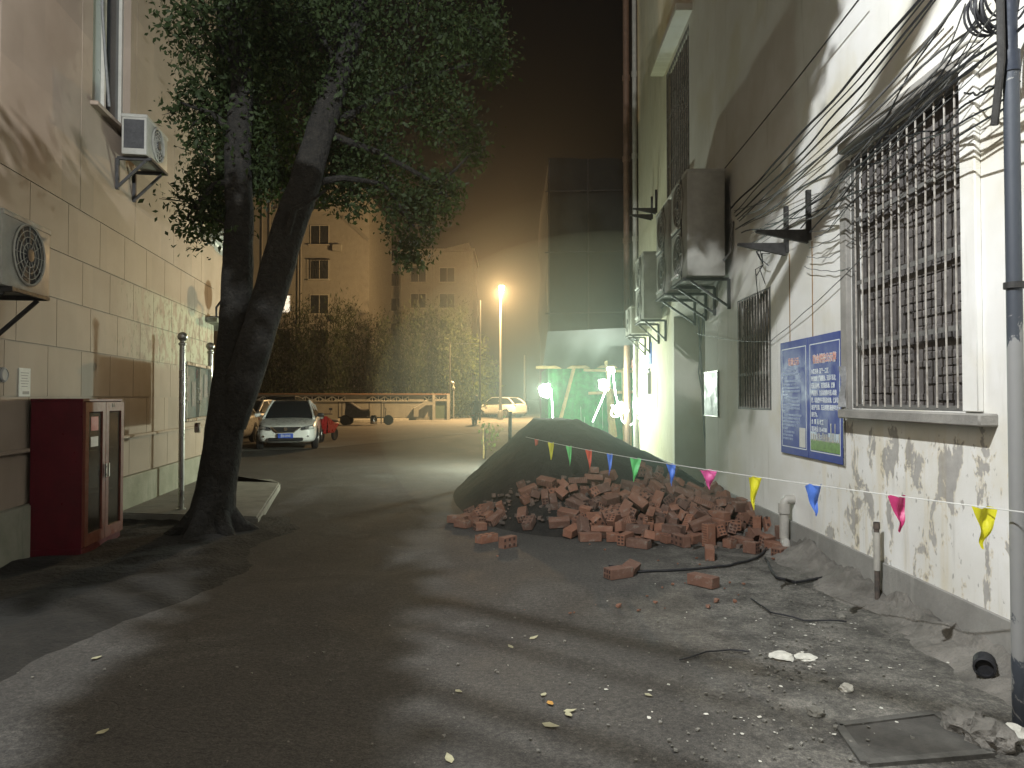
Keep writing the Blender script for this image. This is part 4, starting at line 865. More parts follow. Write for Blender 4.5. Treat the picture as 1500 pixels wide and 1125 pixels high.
for (px, py, r, lab) in ((1240, 1015, .035, 'pale rough stone lying alone on dusty ground near hatch'), (1372, 938, .03, 'small grey stone on mortar bank by the right wall'), (1195, 1050, .04, 'dark lump of rubble between foreground stain and hatch'), (1485, 1082, .06, 'pale plaster lump at foot of grey pole'), (1412, 1070, .09, 'crumbled mortar lump in front of corrugated drain pipe'), (1450, 1090, .1, 'larger mortar lump between hatch and grey pole'), (1145, 965, .07, 'broken white plaster slab in foreground, left of two'), (1180, 967, .06, 'broken yellowish plaster slab in foreground, right of two'), (1232, 905, .03, 'small stone beside thin dark wire')):
    p = gnd(px, py); mb = MB(); flat = .3 if 'slab' in lab else .75
    bmesh.ops.create_icosphere(mb.bm, subdivisions=3, radius=r)
    for v in mb.bm.verts: v.co = v.co * (1 + .35 * noise.noise(v.co * (2.2 / r) + V((px, 0, 0))) + .12 * noise.noise(v.co * (6 / r))); v.co.z *= flat
    o = mb.build('rubble_stone' if 'slab' not in lab else 'plaster_slab', M['flake'] if 'pla' in lab or 'pale' in lab else M['mortar'] if 'mortar' in lab else M['stone']); o.location = (p.x, p.y, r * flat * .45 + gf(p.x, p.y)); tag(o, lab, 'rubble')
M['dry_leaf'] = mat('dry_leaf', (.34, .32, .2), .7, .3, 18, .1); M['orange_leaf'] = mat('orange_leaf', (.42, .22, .05), .7, .3, 18, .1)
for i, (px, py, r, c, lab) in enumerate(((806, 1033, .035, 1, 'orange dry leaf on foreground asphalt'), (807, 1066, .05, 0, 'largest pale green fallen leaf, nearest the camera in the middle'), (833, 1050, .035, 0, 'curled pale leaf right of the orange leaf, lower of two'), (835, 1044, .035, 0, 'flat pale leaf right of the orange leaf, upper of two'), (796, 1020, .03, 0, 'small curled leaf above the orange leaf'), (658, 1113, .04, 0, 'pale leaf at bottom edge of the frame'), (141, 966, .04, 0, 'pale leaf on lit ground at lower left'), (150, 1074, .04, 0, 'leaf near the bottom left on lit ground'), (748, 948, .03, 0, 'dull leaf lying in cable shadow on asphalt'), (782, 934, .04, 0, 'long thin leaf on middle asphalt'), (672, 1015, .03, 0, 'small leaf left of the orange leaf'), (950, 1021, .03, 0, 'pale leaf on asphalt left of the plaster slabs'))):
    p = gnd(px, py); vs = []; a = px * .7
    for (u, v, w) in ((-1, 0, .1), (-.4, .45, .18), (.3, .42, .12), (1, 0, .3), (.3, -.42, .2), (-.4, -.45, .1), (0, 0, 0)):
        vs.append((p.x + r * (u * cos(a) - v * sin(a)), p.y + r * (u * sin(a) + v * cos(a)), gf(p.x, p.y) + .004 + r * w))
    o = raw_mesh('fallen_leaf', vs, [(6, k, (k + 1) % 6) for k in range(6)], M['orange_leaf'] if c else M['dry_leaf'], None, True); tag(o, lab, 'leaf')

# ---------------------------------------------------------------- red fire cabinet
s0c = hitL(120, 700, .52)[0]; s1c = hitL(177, 700, .52)[0]
t = thingL('fire_cabinet', 'tall red fire cabinet with two glazed doors against beige wall', 'cabinet', s1c, .02, .06)
L = s1c - s0c; Dp = .46; Hc = 1.53
M['red'] = mat('cabinet_red', (.085, .006, .012), .38, .3, 4, .06); M['cab_edge'] = mat('cabinet_door_red', (.13, .035, .022), .4, .2, 6, .06)
mb = MB()
mb.box((.012, Dp / 2, Hc / 2 + .04), (.024, Dp, Hc - .08)); mb.box((L - .012, Dp / 2, Hc / 2 + .04), (.024, Dp, Hc - .08)); mb.box((L / 2, .012, Hc / 2 + .04), (L - .05, .022, Hc - .08))
mb.box((L / 2, Dp / 2, Hc - .015), (L + .01, Dp + .01, .03), bevel=.004); mb.box((L / 2, Dp / 2, .04), (L, Dp, .08), bevel=.004)
for z in (.55, 1.0): mb.box((L / 2, Dp / 2 - .02, z), (L - .05, Dp - .1, .015))
mb.build('body', M['red'], t)
gm, nt, b = newmat('cabinet_glass'); b.inputs['Base Color'].default_value = (.035, .028, .02, 1); b.inputs['Roughness'].default_value = .16; b.inputs['Alpha'].default_value = .72; b.inputs['Specular IOR Level'].default_value = .9
for k in (0, 1):
    x0 = .005 + k * L / 2; x1 = x0 + L / 2 - .01; mb = MB()
    for (a, b_, c, d) in ((x0, x0 + .075, .09, Hc - .035), (x1 - .075, x1, .09, Hc - .035), (x0 + .075, x1 - .075, .09, .2), (x0 + .075, x1 - .075, Hc - .13, Hc - .035)): mb.box(((a + b_) / 2, Dp + .014, (c + d) / 2), (b_ - a, .026, d - c))
    d = mb.build('door', M['cab_edge'], t, smooth=False)
    MB().box(((x0 + x1) / 2, Dp + .008, Hc / 2), (x1 - x0 - .15, .006, Hc - .28)).build('glass', gm, d, smooth=False)
    xh = x1 - .03 if k == 0 else x0 + .03
    MB().bar((xh, Dp + .045, .72), (xh, Dp + .045, .86), .014, .02).build('handle', M['steel'], d, smooth=False)
    if k == 1:
        MB().box(((x0 + x1) / 2, Dp + .0135, 1.28), (.17, .002, .14)).build('red_sticker', mat('sticker_red', (.35, .06, .05), .5), d, smooth=False)
        MB().box(((x0 + x1) / 2, Dp + .0135, 1.1), (.17, .002, .1)).build('white_sticker', M['paper'], d, smooth=False)
    else: MB().box(((x0 + x1) / 2 + .06, Dp + .0285, 1.46), (.06, .003, .04)).build('plate', M['dark_metal'], d, smooth=False)
# ---------------------------------------------------------------- glazed notice board on stainless posts
pa = gnd(265, 746, .12); pb = at(307, 640, 10.9); pb.z = .12
t = thing('notice_case', 'glazed notice case between two stainless posts with ball tops, in front of beige wall', 'notice board', tuple(pa), math.atan2(pb.y - pa.y, pb.x - pa.x))
Lb = (V((pb.x, pb.y, 0)) - V((pa.x, pa.y, 0))).length
for x in (0, Lb):
    mb = MB(); mb.tube([(x, 0, -.1), (x, 0, 2.13)], .036, 20)
    mb.lathe([(.036, 2.12), (.05, 2.13), (.05, 2.15), (.03, 2.165), (.03, 2.18)] + [(.062 * sin(a * pi / 10) + .001, 2.235 - .062 * cos(a * pi / 10)) for a in range(1, 11)], (x, 0, 0), 'z', 20)
    mb.lathe([(.06, 0), (.06, .015), (.04, .02)], (x, 0, 0), 'z', 20); mb.build('post', M['steel'], t)
x0, x1, z0, z1 = .08, Lb - .08, 1.12, 1.92
fr = MB()
for (a, b_, c, d) in ((x0, x1, z0, z0 + .05), (x0, x1, z1 - .05, z1)): fr.box(((a + b_) / 2, 0, (c + d) / 2), (b_ - a, .08, d - c), bevel=.008)
for x in (x0 + .02, (x0 + x1) / 2, x1 - .02): fr.box((x, 0, (z0 + z1) / 2), (.04, .076, z1 - z0 - .1), bevel=.008)
for x in (.03, Lb - .03):
    for z in (z0 + .1, z1 - .1): fr.box((x, 0, z), (.09, .03, .03))
fr.box(((x0 + x1) / 2, -.01, z0 - .1), (.1, .07, .14), bevel=.01)
f = fr.build('case_frame', M['steel'], t)
MB().box(((x0 + x1) / 2, .012, (z0 + z1) / 2), (x1 - x0 - .08, .012, z1 - z0 - .1)).build('back_board', mat('board_backing', (.3, .34, .3), .5, .25, 4, 0), f, smooth=False)
pp = MB()
for i in range(4): pp.box((x0 + .2 + i * (x1 - x0 - .35) / 3.2, -.002, (z0 + z1) / 2 + random.uniform(-.06, .1)), (.24, .004, .34))
pp.build('papers', mat('posted_papers', (.5, .49, .44), .6, .3, 5, 0, col2=(.4, .3, .28)), f, smooth=False)
MB().box(((x0 + x1) / 2, -.0045, z1 - .14), (.14, .003, .12)).build('red_paper', mat('red_paper', (.4, .06, .05), .6), f, smooth=False)
gm2, nt, b = newmat('case_glass'); b.inputs['Base Color'].default_value = (.3, .34, .32, 1); b.inputs['Alpha'].default_value = .2; b.inputs['Roughness'].default_value = .08; b.inputs['Specular IOR Level'].default_value = .8
MB().box(((x0 + x1) / 2, -.03, (z0 + z1) / 2), (x1 - x0 - .08, .005, z1 - z0 - .1)).build('glass', gm2, f, smooth=False)
# ================================================================ trees
import numpy as np
def leaf_mat(name, c1, c2, trans=.35, rough=.62):
    m, nt, b = newmat(name); co = objco(nt)
    col = ramp(nt, noise_node(nt, co, 2.5, 5, .7), [(.3, c1), (.7, c2)])
    nt.links.new(col, b.inputs['Base Color']); b.inputs['Roughness'].default_value = rough; b.inputs['Specular IOR Level'].default_value = .2
    tr = N(nt, 'ShaderNodeBsdfTranslucent'); nt.links.new(mix(nt, 1.0, col, (1.3, 1.5, .7), 'MULTIPLY'), tr.inputs['Color'])
    mx = N(nt, 'ShaderNodeMixShader'); mx.inputs[0].default_value = trans
    out = [q for q in nt.nodes if q.type == 'OUTPUT_MATERIAL'][0]
    nt.links.new(b.outputs[0], mx.inputs[1]); nt.links.new(tr.outputs[0], mx.inputs[2]); nt.links.new(mx.outputs[0], out.inputs[0]); return m
M['leaf'] = leaf_mat('camphor_leaf', (.018, .028, .011), (.036, .054, .017), .36)
M['leaf_lit'] = leaf_mat('broad_leaf', (.07, .1, .02), (.13, .16, .04), .4)
M['needle'] = leaf_mat('cypress_needle', (.018, .027, .011), (.036, .05, .017), .15, .7)
def leaves(name, blobs, size, m, parent, rng, aspect=.5, droop=.5, clump=None, elong=1.0, spread=None):
    """blobs: (x, y, z, rx, ry, rz, count); sprays of leaves inside each"""
    allv = []
    for (x, y, z, rx, ry, rz, n) in blobs:
        per = clump or 9
        k = max(1, n // per)
        d = rng.normal(size=(k, 3)); d /= np.linalg.norm(d, axis=1)[:, None]
        rad = rng.uniform(.25, 1, size=(k, 1)) ** .55
        c = np.array([x, y, z]) + d * rad * np.array([rx, ry, rz])
        # leave holes
        keep = np.array([noise.noise(V(tuple(q * 1.7))) > (-.3 if n < 5000 else -1) for q in c]) if k > 6 else np.ones(k, bool)
        c = c[keep]; k = len(c)
        if k == 0: continue
        cc = np.repeat(c, per, axis=0) + rng.normal(size=(k * per, 3)) * (spread or size * 1.3) * np.array([1, 1, elong])
        n2 = len(cc)
        ax = rng.normal(size=(n2, 3)); ax[:, 2] -= droop; ax /= np.linalg.norm(ax, axis=1)[:, None]
        up = rng.normal(size=(n2, 3)); sd = np.cross(ax, up); sd /= np.linalg.norm(sd, axis=1)[:, None]
        L = size * rng.uniform(.45, 1.4, size=(n2, 1))
        nr = np.cross(ax, sd)
        p0 = cc; p2 = cc + ax * L; mid = cc + ax * L * .45 + nr * L * .08
        allv.append(np.stack([p0, mid + sd * L * aspect * .5, p2, mid - sd * L * aspect * .5], axis=1))
    vv = np.concatenate(allv).reshape(-1, 3); nq = len(vv) // 4
    me = bpy.data.meshes.new(name); me.vertices.add(nq * 4); me.vertices.foreach_set('co', vv.ravel())
    me.loops.add(nq * 4); me.loops.foreach_set('vertex_index', np.arange(nq * 4, dtype=np.int32))
    me.polygons.add(nq); me.polygons.foreach_set('loop_start', np.arange(0, nq * 4, 4, dtype=np.int32))
    me.update(); me.validate(); me.materials.append(m)
    o = bpy.data.objects.new(name, me); COL.objects.link(o)
    if parent: o.parent = parent
    return o
rng = np.random.default_rng(4)
# ---- big forked tree
TB = gnd(312, 783)
TR = thing('forked_tree', 'large forked tree with two leaning dark trunks and broad leafy crown beside the red cabinet', 'tree')
def tp(px, py, Y): return at(px, py, Y)
t0 = [TB + V((-.03, 0, -.05)), tp(311, 760, 8.15), tp(316, 720, 8.15), tp(325, 660, 8.15), tp(333, 600, 8.15), tp(340, 545, 8.2)]
mb = MB()
def interp(pts, rr, k=4):
    P, Q = [], []
    for i in range(len(pts) - 1):
        for j in range(k):
            t = j / k; P.append(pts[i].lerp(pts[i + 1], t)); Q.append(rr[i] * (1 - t) + rr[i + 1] * t)
    P.append(pts[-1]); Q.append(rr[-1]); return P, Q
P, Q = interp(t0, [.34, .26, .222, .215, .21, .2]); mb.tube(P, Q, 28, True, .09, 3.5)
for k in range(6):
    a = k * 1.05 + .3; mb.tube([TB + V((.12 * cos(a), .12 * sin(a), .3)), TB + V((.3 * cos(a), .3 * sin(a), .08)), TB + V((.55 * cos(a), .55 * sin(a), -.03))], [.11, .09, .04], 10, True, .2, 5)
lst = [tp(334, 600, 8.2), tp(342, 520, 8.25), tp(347, 440, 8.3), tp(349, 370, 8.35), tp(351, 310, 8.4), tp(348, 220, 8.45), tp(355, 120, 8.5), tp(345, 0, 8.5), tp(360, -140, 8.5)]
P, Q = interp(lst, [.2, .19, .178, .17, .16, .15, .13, .11, .06]); mb.tube(P, Q, 22, True, .08, 4)
rst = [tp(340, 625, 8.1), tp(356, 560, 8.1), tp(381, 480, 8.15), tp(404, 400, 8.2), tp(424, 330, 8.3), tp(446, 270, 8.4), tp(470, 190, 8.6), tp(500, 100, 8.8), tp(530, 0, 9), tp(560, -140, 9.1)]
P, Q = interp(rst, [.15, .2, .19, .19, .187, .18, .165, .14, .11, .06]); mb.tube(P, Q, 24, True, .08, 4)
mb.build('trunk', M['bark'], TR)
lb = MB()
def limb(pts, r0, r1):
    P, Q = interp([V(p) for p in pts], [r0 + (r1 - r0) * i / (len(pts) - 1) for i in range(len(pts))], 4)
    lb.tube([p + V((.06 * noise.noise(p * 1.8), .06 * noise.noise(p * 1.8 + V((9, 0, 0))), .06 * noise.noise(p * 1.8 + V((0, 9, 0))))) for p in P], Q, 8, True, .1, 6)
for pts in ([(446, 270, 8.4), (500, 262, 8.8), (560, 270, 9.2), (610, 330, 9.4)], [(470, 190, 8.6), (540, 150, 9), (620, 120, 9.4), (700, 90, 9.5)], [(470, 190, 8.6), (560, 220, 9), (640, 270, 9.3), (690, 225, 9.4)],
            [(348, 260, 8.4), (310, 270, 8.3), (275, 320, 8.3)], [(349, 200, 8.45), (310, 170, 8.4), (265, 150, 8.4)], [(355, 120, 8.5), (310, 60, 8.5), (272, 10, 8.5)], [(500, 100, 8.8), (450, 20, 8.5), (420, -80, 8.3)], [(404, 380, 8.2), (430, 300, 8.0), (480, 280, 7.9)]):
    limb([tp(*p) for p in pts], .05, .012)
# added unseen limbs above the frame, shaped to cast shadows from the lamp
limb([tp(360, -60, 8.5), V((-2.6, 6.8, 6.3)), V((-1.95, 4.6, 5.35)), V((-1.5, 3.1, 4.75)), V((-1.3, 1.7, 4.75))], .1, .03)
limb([V((-1.95, 4.6, 5.35)), V((-2.3, 3.6, 4.9)), V((-2.2, 2.4, 4.8))], .03, .012)
lb.tube([(-1.95, 4.6, 5.35), (-.7, 4.75, 5.0), (.1, 4.62, 4.58), (.37, 4.5, 4.44), (.37, 3.96, 4.74), (.355, 3.3, 5.12), (.34, 2.69, 5.48), (.34, 2.2, 5.78)], [.05, .05, .055, .06, .062, .062, .06, .055], 10)  # added limb, bent to cast the slanting band on the right wall
def bl(px, py, Y, r, n, sq=1.0):
    p = tp(px, py, Y); return (p.x, p.y, p.z, r, r * 1.1, r * sq, n)
blobs = [bl(340, 40, 8.7, .85, 2000), bl(325, 160, 8.8, .5, 1000), bl(400, -20, 8.4, 1.0, 2400), bl(420, 140, 8.9, .8, 2000), bl(500, 50, 8.9, .95, 2200), bl(520, 170, 9.2, .7, 1600), bl(600, 60, 9.4, .8, 1700),
         bl(640, 160, 9.5, .5, 900), bl(690, 40, 9.5, .42, 900), bl(722, 85, 9.5, .26, 420), bl(560, 240, 9.4, .5, 900), bl(598, 320, 9.5, .38, 700), bl(640, 285, 9.5, .33, 600), bl(690, 215, 9.5, .25, 330), bl(603, 368, 9.5, .16, 260),
         bl(480, 255, 9.2, .36, 700), bl(520, 285, 9.2, .24, 400), bl(475, 290, 9.2, .12, 110), bl(375, 230, 8.9, .55, 1200), bl(400, 262, 8.9, .3, 420), bl(308, 265, 8.5, .28, 480), bl(305, 315, 8.4, .22, 340), bl(330, 310, 8.6, .25, 300), bl(345, 350, 8.1, .1, 70),
         bl(275, 330, 8.35, .13, 110), bl(258, 290, 8.35, .11, 70), bl(243, 292, 8.35, .06, 28), bl(290, 215, 8.5, .16, 150), bl(268, 155, 8.5, .13, 110), bl(250, 165, 8.5, .07, 30), bl(280, 130, 8.5, .1, 70), bl(290, 350, 8.3, .06, 40), bl(285, 180, 8.5, .13, 80), bl(275, 10, 8.6, .14, 70), bl(285, 60, 8.6, .1, 60), bl(279, 85, 8.6, .07, 30), bl(277, 45, 8.6, .05, 18),
         bl(420, -200, 8.5, 1.2, 1800), bl(570, -150, 9, 1.1, 1500), bl(690, -80, 9.3, .7, 800), bl(320, -120, 8.5, .9, 1200)]
blobs = [b[:6] + (int(b[6] * (1.9 if b[6] > 250 else 1.2)),) for b in blobs]
tw = lb; big = [b for b in blobs if b[3] > .2]
for b in blobs:
    if b[3] <= .26:
        c = min(big, key=lambda q: (V(q[:3]) - V(b[:3])).length if q is not b else 9); p, q = V(c[:3]), V(b[:3]); m_ = p.lerp(q, .55) + V((0, 0, .06))
        tw.tube([p, m_, q, q + (q - m_) * .35], [.012, .008, .005, .003], 5)
        for k in range(4): tw.tube([m_.lerp(q, k / 4), q + V((random.gauss(0, b[3] * .7), random.gauss(0, b[3] * .5), random.gauss(0, b[3] * .7)))], [.004, .0025], 4)
    else:
        for k in range(5):
            d = V((random.gauss(0, 1), random.gauss(0, 1), random.gauss(0, 1))).normalized() * b[3]; tw.tube([V(b[:3]), V(b[:3]) + d * .5 + V((0, 0, .05)), V(b[:3]) + d], [.014, .009, .004], 5)
lb.build('limb', M['bark'], TR)
leaves('crown', blobs, .074, M['leaf'], TR, rng, .5, .6)
front = [(-1.5, 3.0, 4.75, .2, .6, .14, 2800), (-1.36, 2.1, 4.75, .14, .45, .12, 2600), (-1.26, 1.68, 4.74, .09, .22, .1, 1200), (-1.75, 4.2, 5.1, .3, .5, .25, 1800), (-2.3, 5.8, 5.9, .45, .7, .35, 800),
         (-1.97, 2.55, 4.85, .15, .38, .1, 900), (-2.4, 3.25, 4.85, .62, .8, .24, 4500), (-2.6, 4.3, 5.1, .6, .8, .3, 2200),
         (-.02, 4.25, 4.85, .36, .62, .22, 1900)]
dense = [(.42, 3.68, 6.05, .25, .42, .42, 3000), (.42, 3.85, 5.68, .2, .36, .16, 1500), (.42, 4.3, 6.65, .5, 1.15, .6, 4500), (.4, 4.1, 5.55, .3, .6, .26, 1800), (.4, 5.3, 5.35, .35, .7, .3, 1800), (.42, 4.5, 5.95, .5, 1.15, .6, 6500), (.5, 6.0, 6.75, .55, 1.1, .65, 6000), (-.4, 4.9, 5.9, .6, .7, .5, 1500)]
leaves('shade_spray', front + dense, .105, M['leaf'], TR, rng, .5, .4, spread=.045)  # added unseen leaf clusters, placed to shade walls and ground from the lamp

# ---- staked sapling left of the sand heap
p = gnd(711, 672)
t = thing('sapling', 'young sapling with a few big leaves standing left of the sand heap', 'sapling', (p.x, p.y, 0))
MB().tube([(0, 0, 0), (.01, 0, .35), (-.01, .02, .75)], [.014, .012, .008], 7).tube([(0, 0, .55), (.1, 0, .66), (.17, 0, .62)], .006, 5).tube([(.01, 0, .5), (.08, .02, .42), (.14, 0, .36)], .006, 5).build('trunk', M['bark'], t)
leaves('crown', [(.13, 0, .62, .14, .1, .09, 45), (.03, 0, .72, .1, .1, .08, 30), (.16, 0, .42, .13, .1, .1, 45), (.24, 0, .75, .1, .08, .05, 20)], .1, M['leaf_lit'], t, rng, .6, .8, 5)
t = thing('stake', 'weathered wooden stake beside the sapling at the foot of the sand heap', 'stake', (p.x - .05, p.y + .02, 0))
MB().tube([(0, 0, -.02), (-.01, 0, .8)], .016, 7).tube([(.05, 0, -.02), (-.02, 0, .6)], .014, 7).build('stick', M['wood'], t)
p = at(746, 640, 13.8); t = thing('stake', 'dark upright stake standing out above left shoulder of the sand heap', 'stake', (p.x, p.y, 0))
MB().tube([(0, 0, -.02), (.02, 0, 1.3)], .035, 8, True, .1).build('stick', M['bark'], t)

# ---- row of cypresses behind the boundary wall
def cypress_mesh(seed, h, r):
    g = np.random.default_rng(seed); bl_ = []
    for i in range(16):
        f = i / 15; rr = r * (1.0 - f ** 1.8) * (.85 + .3 * g.random()) + .06
        bl_.append((g.normal() * .12, g.normal() * .12, .4 + f * (h - .5), rr, rr, h / 20, int(260 * (rr / r + .25))))
    for i in range(7):
        a = g.random() * 6.28; f = .35 + .6 * g.random(); rr = r * (1 - f ** 1.8)
        bl_.append((rr * .8 * cos(a), rr * .8 * sin(a), f * h + .3, .14, .14, .6, 90))
    bl_.append((0, 0, h - .1, .07, .07, .45, 60))
    return bl_
i = 0; CY_G = 'cypresses behind the boundary wall'
protos = []
for px, Y, ytop in ((345, 55, 470), (372, 57, 478), (398, 55, 472), (424, 57, 455), (445, 55, 462), (468, 57, 470), (492, 55, 458), (512, 56, 462), (537, 57, 474), (560, 55, 478), (585, 57, 472), (608, 55, 466), (632, 57, 462), (655, 55, 456), (676, 57, 466)):
    h = at(px, ytop, Y).z; x = at(px, 580, Y).x
    lab = 'dark tall cypress tree in the row behind the white boundary wall'
    if len(protos) < 5:
        t = thing('cypress_tree', lab, 'tree', (x, Y, 0), 0, CY_G)
        MB().tube([(0, 0, 0), (0, 0, h * .8)], [.12, .03], 8).build('trunk', M['bark'], t)
        leaves('crown', cypress_mesh(i, h, 1.0), .3, M['needle'], t, rng, .22, -1.6, 8, 1.6); protos.append((t, h))
    else:
        q, hq = protos[i % 5]; t = dup(q, (x, Y, 0), i * 1.3); t.scale = (1, 1, h / hq)
    i += 1
def broad(px, Y, ytop, r, lab, n):
    h = at(px, ytop, Y).z; x = at(px, 580, Y).x
    t = thing('broadleaf_tree', lab, 'tree', (x, Y, 0))
    MB().tube([(0, 0, 0), (.05, 0, h * .4), (0, 0, h * .75)], [.14, .1, .04], 9).tube([(.05, 0, h * .4), (r * .5, 0, h * .65)], [.06, .02], 6).build('trunk', M['bark'], t)
    g = np.random.default_rng(int(px)); b_ = []
    for k in range(14):
        f = .3 + .7 * k / 13; a = g.random() * 6.28; q = r * (1 - .75 * abs(f - .55)) * .6
        b_.append((q * cos(a), q * sin(a) * .7, h * f - .3, r * .42, r * .42, r * .38, n))
    leaves('crown', b_, .22, M['leaf_lit'], t, rng, .6, .5, 10); return t
broad(692, 58.5, 490, 1.5, 'bushy broadleaf tree lit yellow by street lamp, taller one left of lamp pole', 260)
broad(712, 60, 524, 1.15, 'low bushy broadleaf tree lit yellow by street lamp, nearest the lamp pole', 220)
# ================================================================ vehicles
def paint(name, c, rough=.3): 
    return mat(name, c, rough, .08, 3, 0.0, coat=.6)
M['car_white'] = paint('car_white', (.8, .79, .75)); M['car_dark'] = paint('car_dark', (.03, .03, .035)); M['car_grey'] = paint('car_silver', (.4, .4, .4)); M['car_red'] = paint('moped_red', (.45, .02, .02))
M['tyre'] = mat('tyre', (.02, .02, .02), .85, .3, 20, .2); M['rim'] = mat('alloy_rim', (.45, .45, .44), .35, .2, 10, 0, metal=.9); M['black_plastic'] = mat('black_plastic', (.02, .02, .022), .45, .3, 10, .05)
M['headlight'] = glass('headlight_glass', (.09, .09, .1), .08); M['chrome'] = mat('chrome', (.75, .75, .73), .15, .1, 10, 0, metal=1.0); M['plate_blue'] = mat('plate_blue', (.04, .1, .5), .45, .1, 8, 0); M['tail_red'] = mat('tail_lamp', (.35, .02, .015), .25, .2, 10, 0)
SEDAN = dict(L=4.6, st=[(0.0, .60, .34, .60), (.06, .72, .26, .68), (.16, .815, .22, .735), (.38, .872, .2, .8), (.75, .885, .2, .875), (1.2, .89, .2, .955), (1.9, .893, .2, .985), (2.7, .893, .2, 1.0), (3.4, .888, .2, 1.015), (3.95, .875, .22, 1.04), (4.3, .84, .25, 1.03), (4.5, .76, .3, .98), (4.58, .66, .38, .86)],
             gh=(1.12, 2.0, 3.05, 4.05, .93, 1.47, 1.44, 1.03, .76, .56), wb=(.86, 3.56), wr=.325)
SUV = dict(L=4.5, st=[(0.0, .62, .42, .72), (.06, .74, .32, .84), (.16, .84, .27, .9), (.38, .9, .25, .96), (.75, .92, .24, 1.02), (1.15, .925, .24, 1.07), (1.9, .93, .24, 1.09), (2.7, .93, .24, 1.11), (3.4, .925, .24, 1.13), (3.95, .91, .26, 1.15), (4.3, .88, .3, 1.13), (4.44, .82, .36, 1.08), (4.5, .74, .42, .95)],
           gh=(1.1, 1.9, 3.6, 4.3, 1.05, 1.65, 1.6, 1.12, .8, .6), wb=(.86, 3.5), wr=.36)
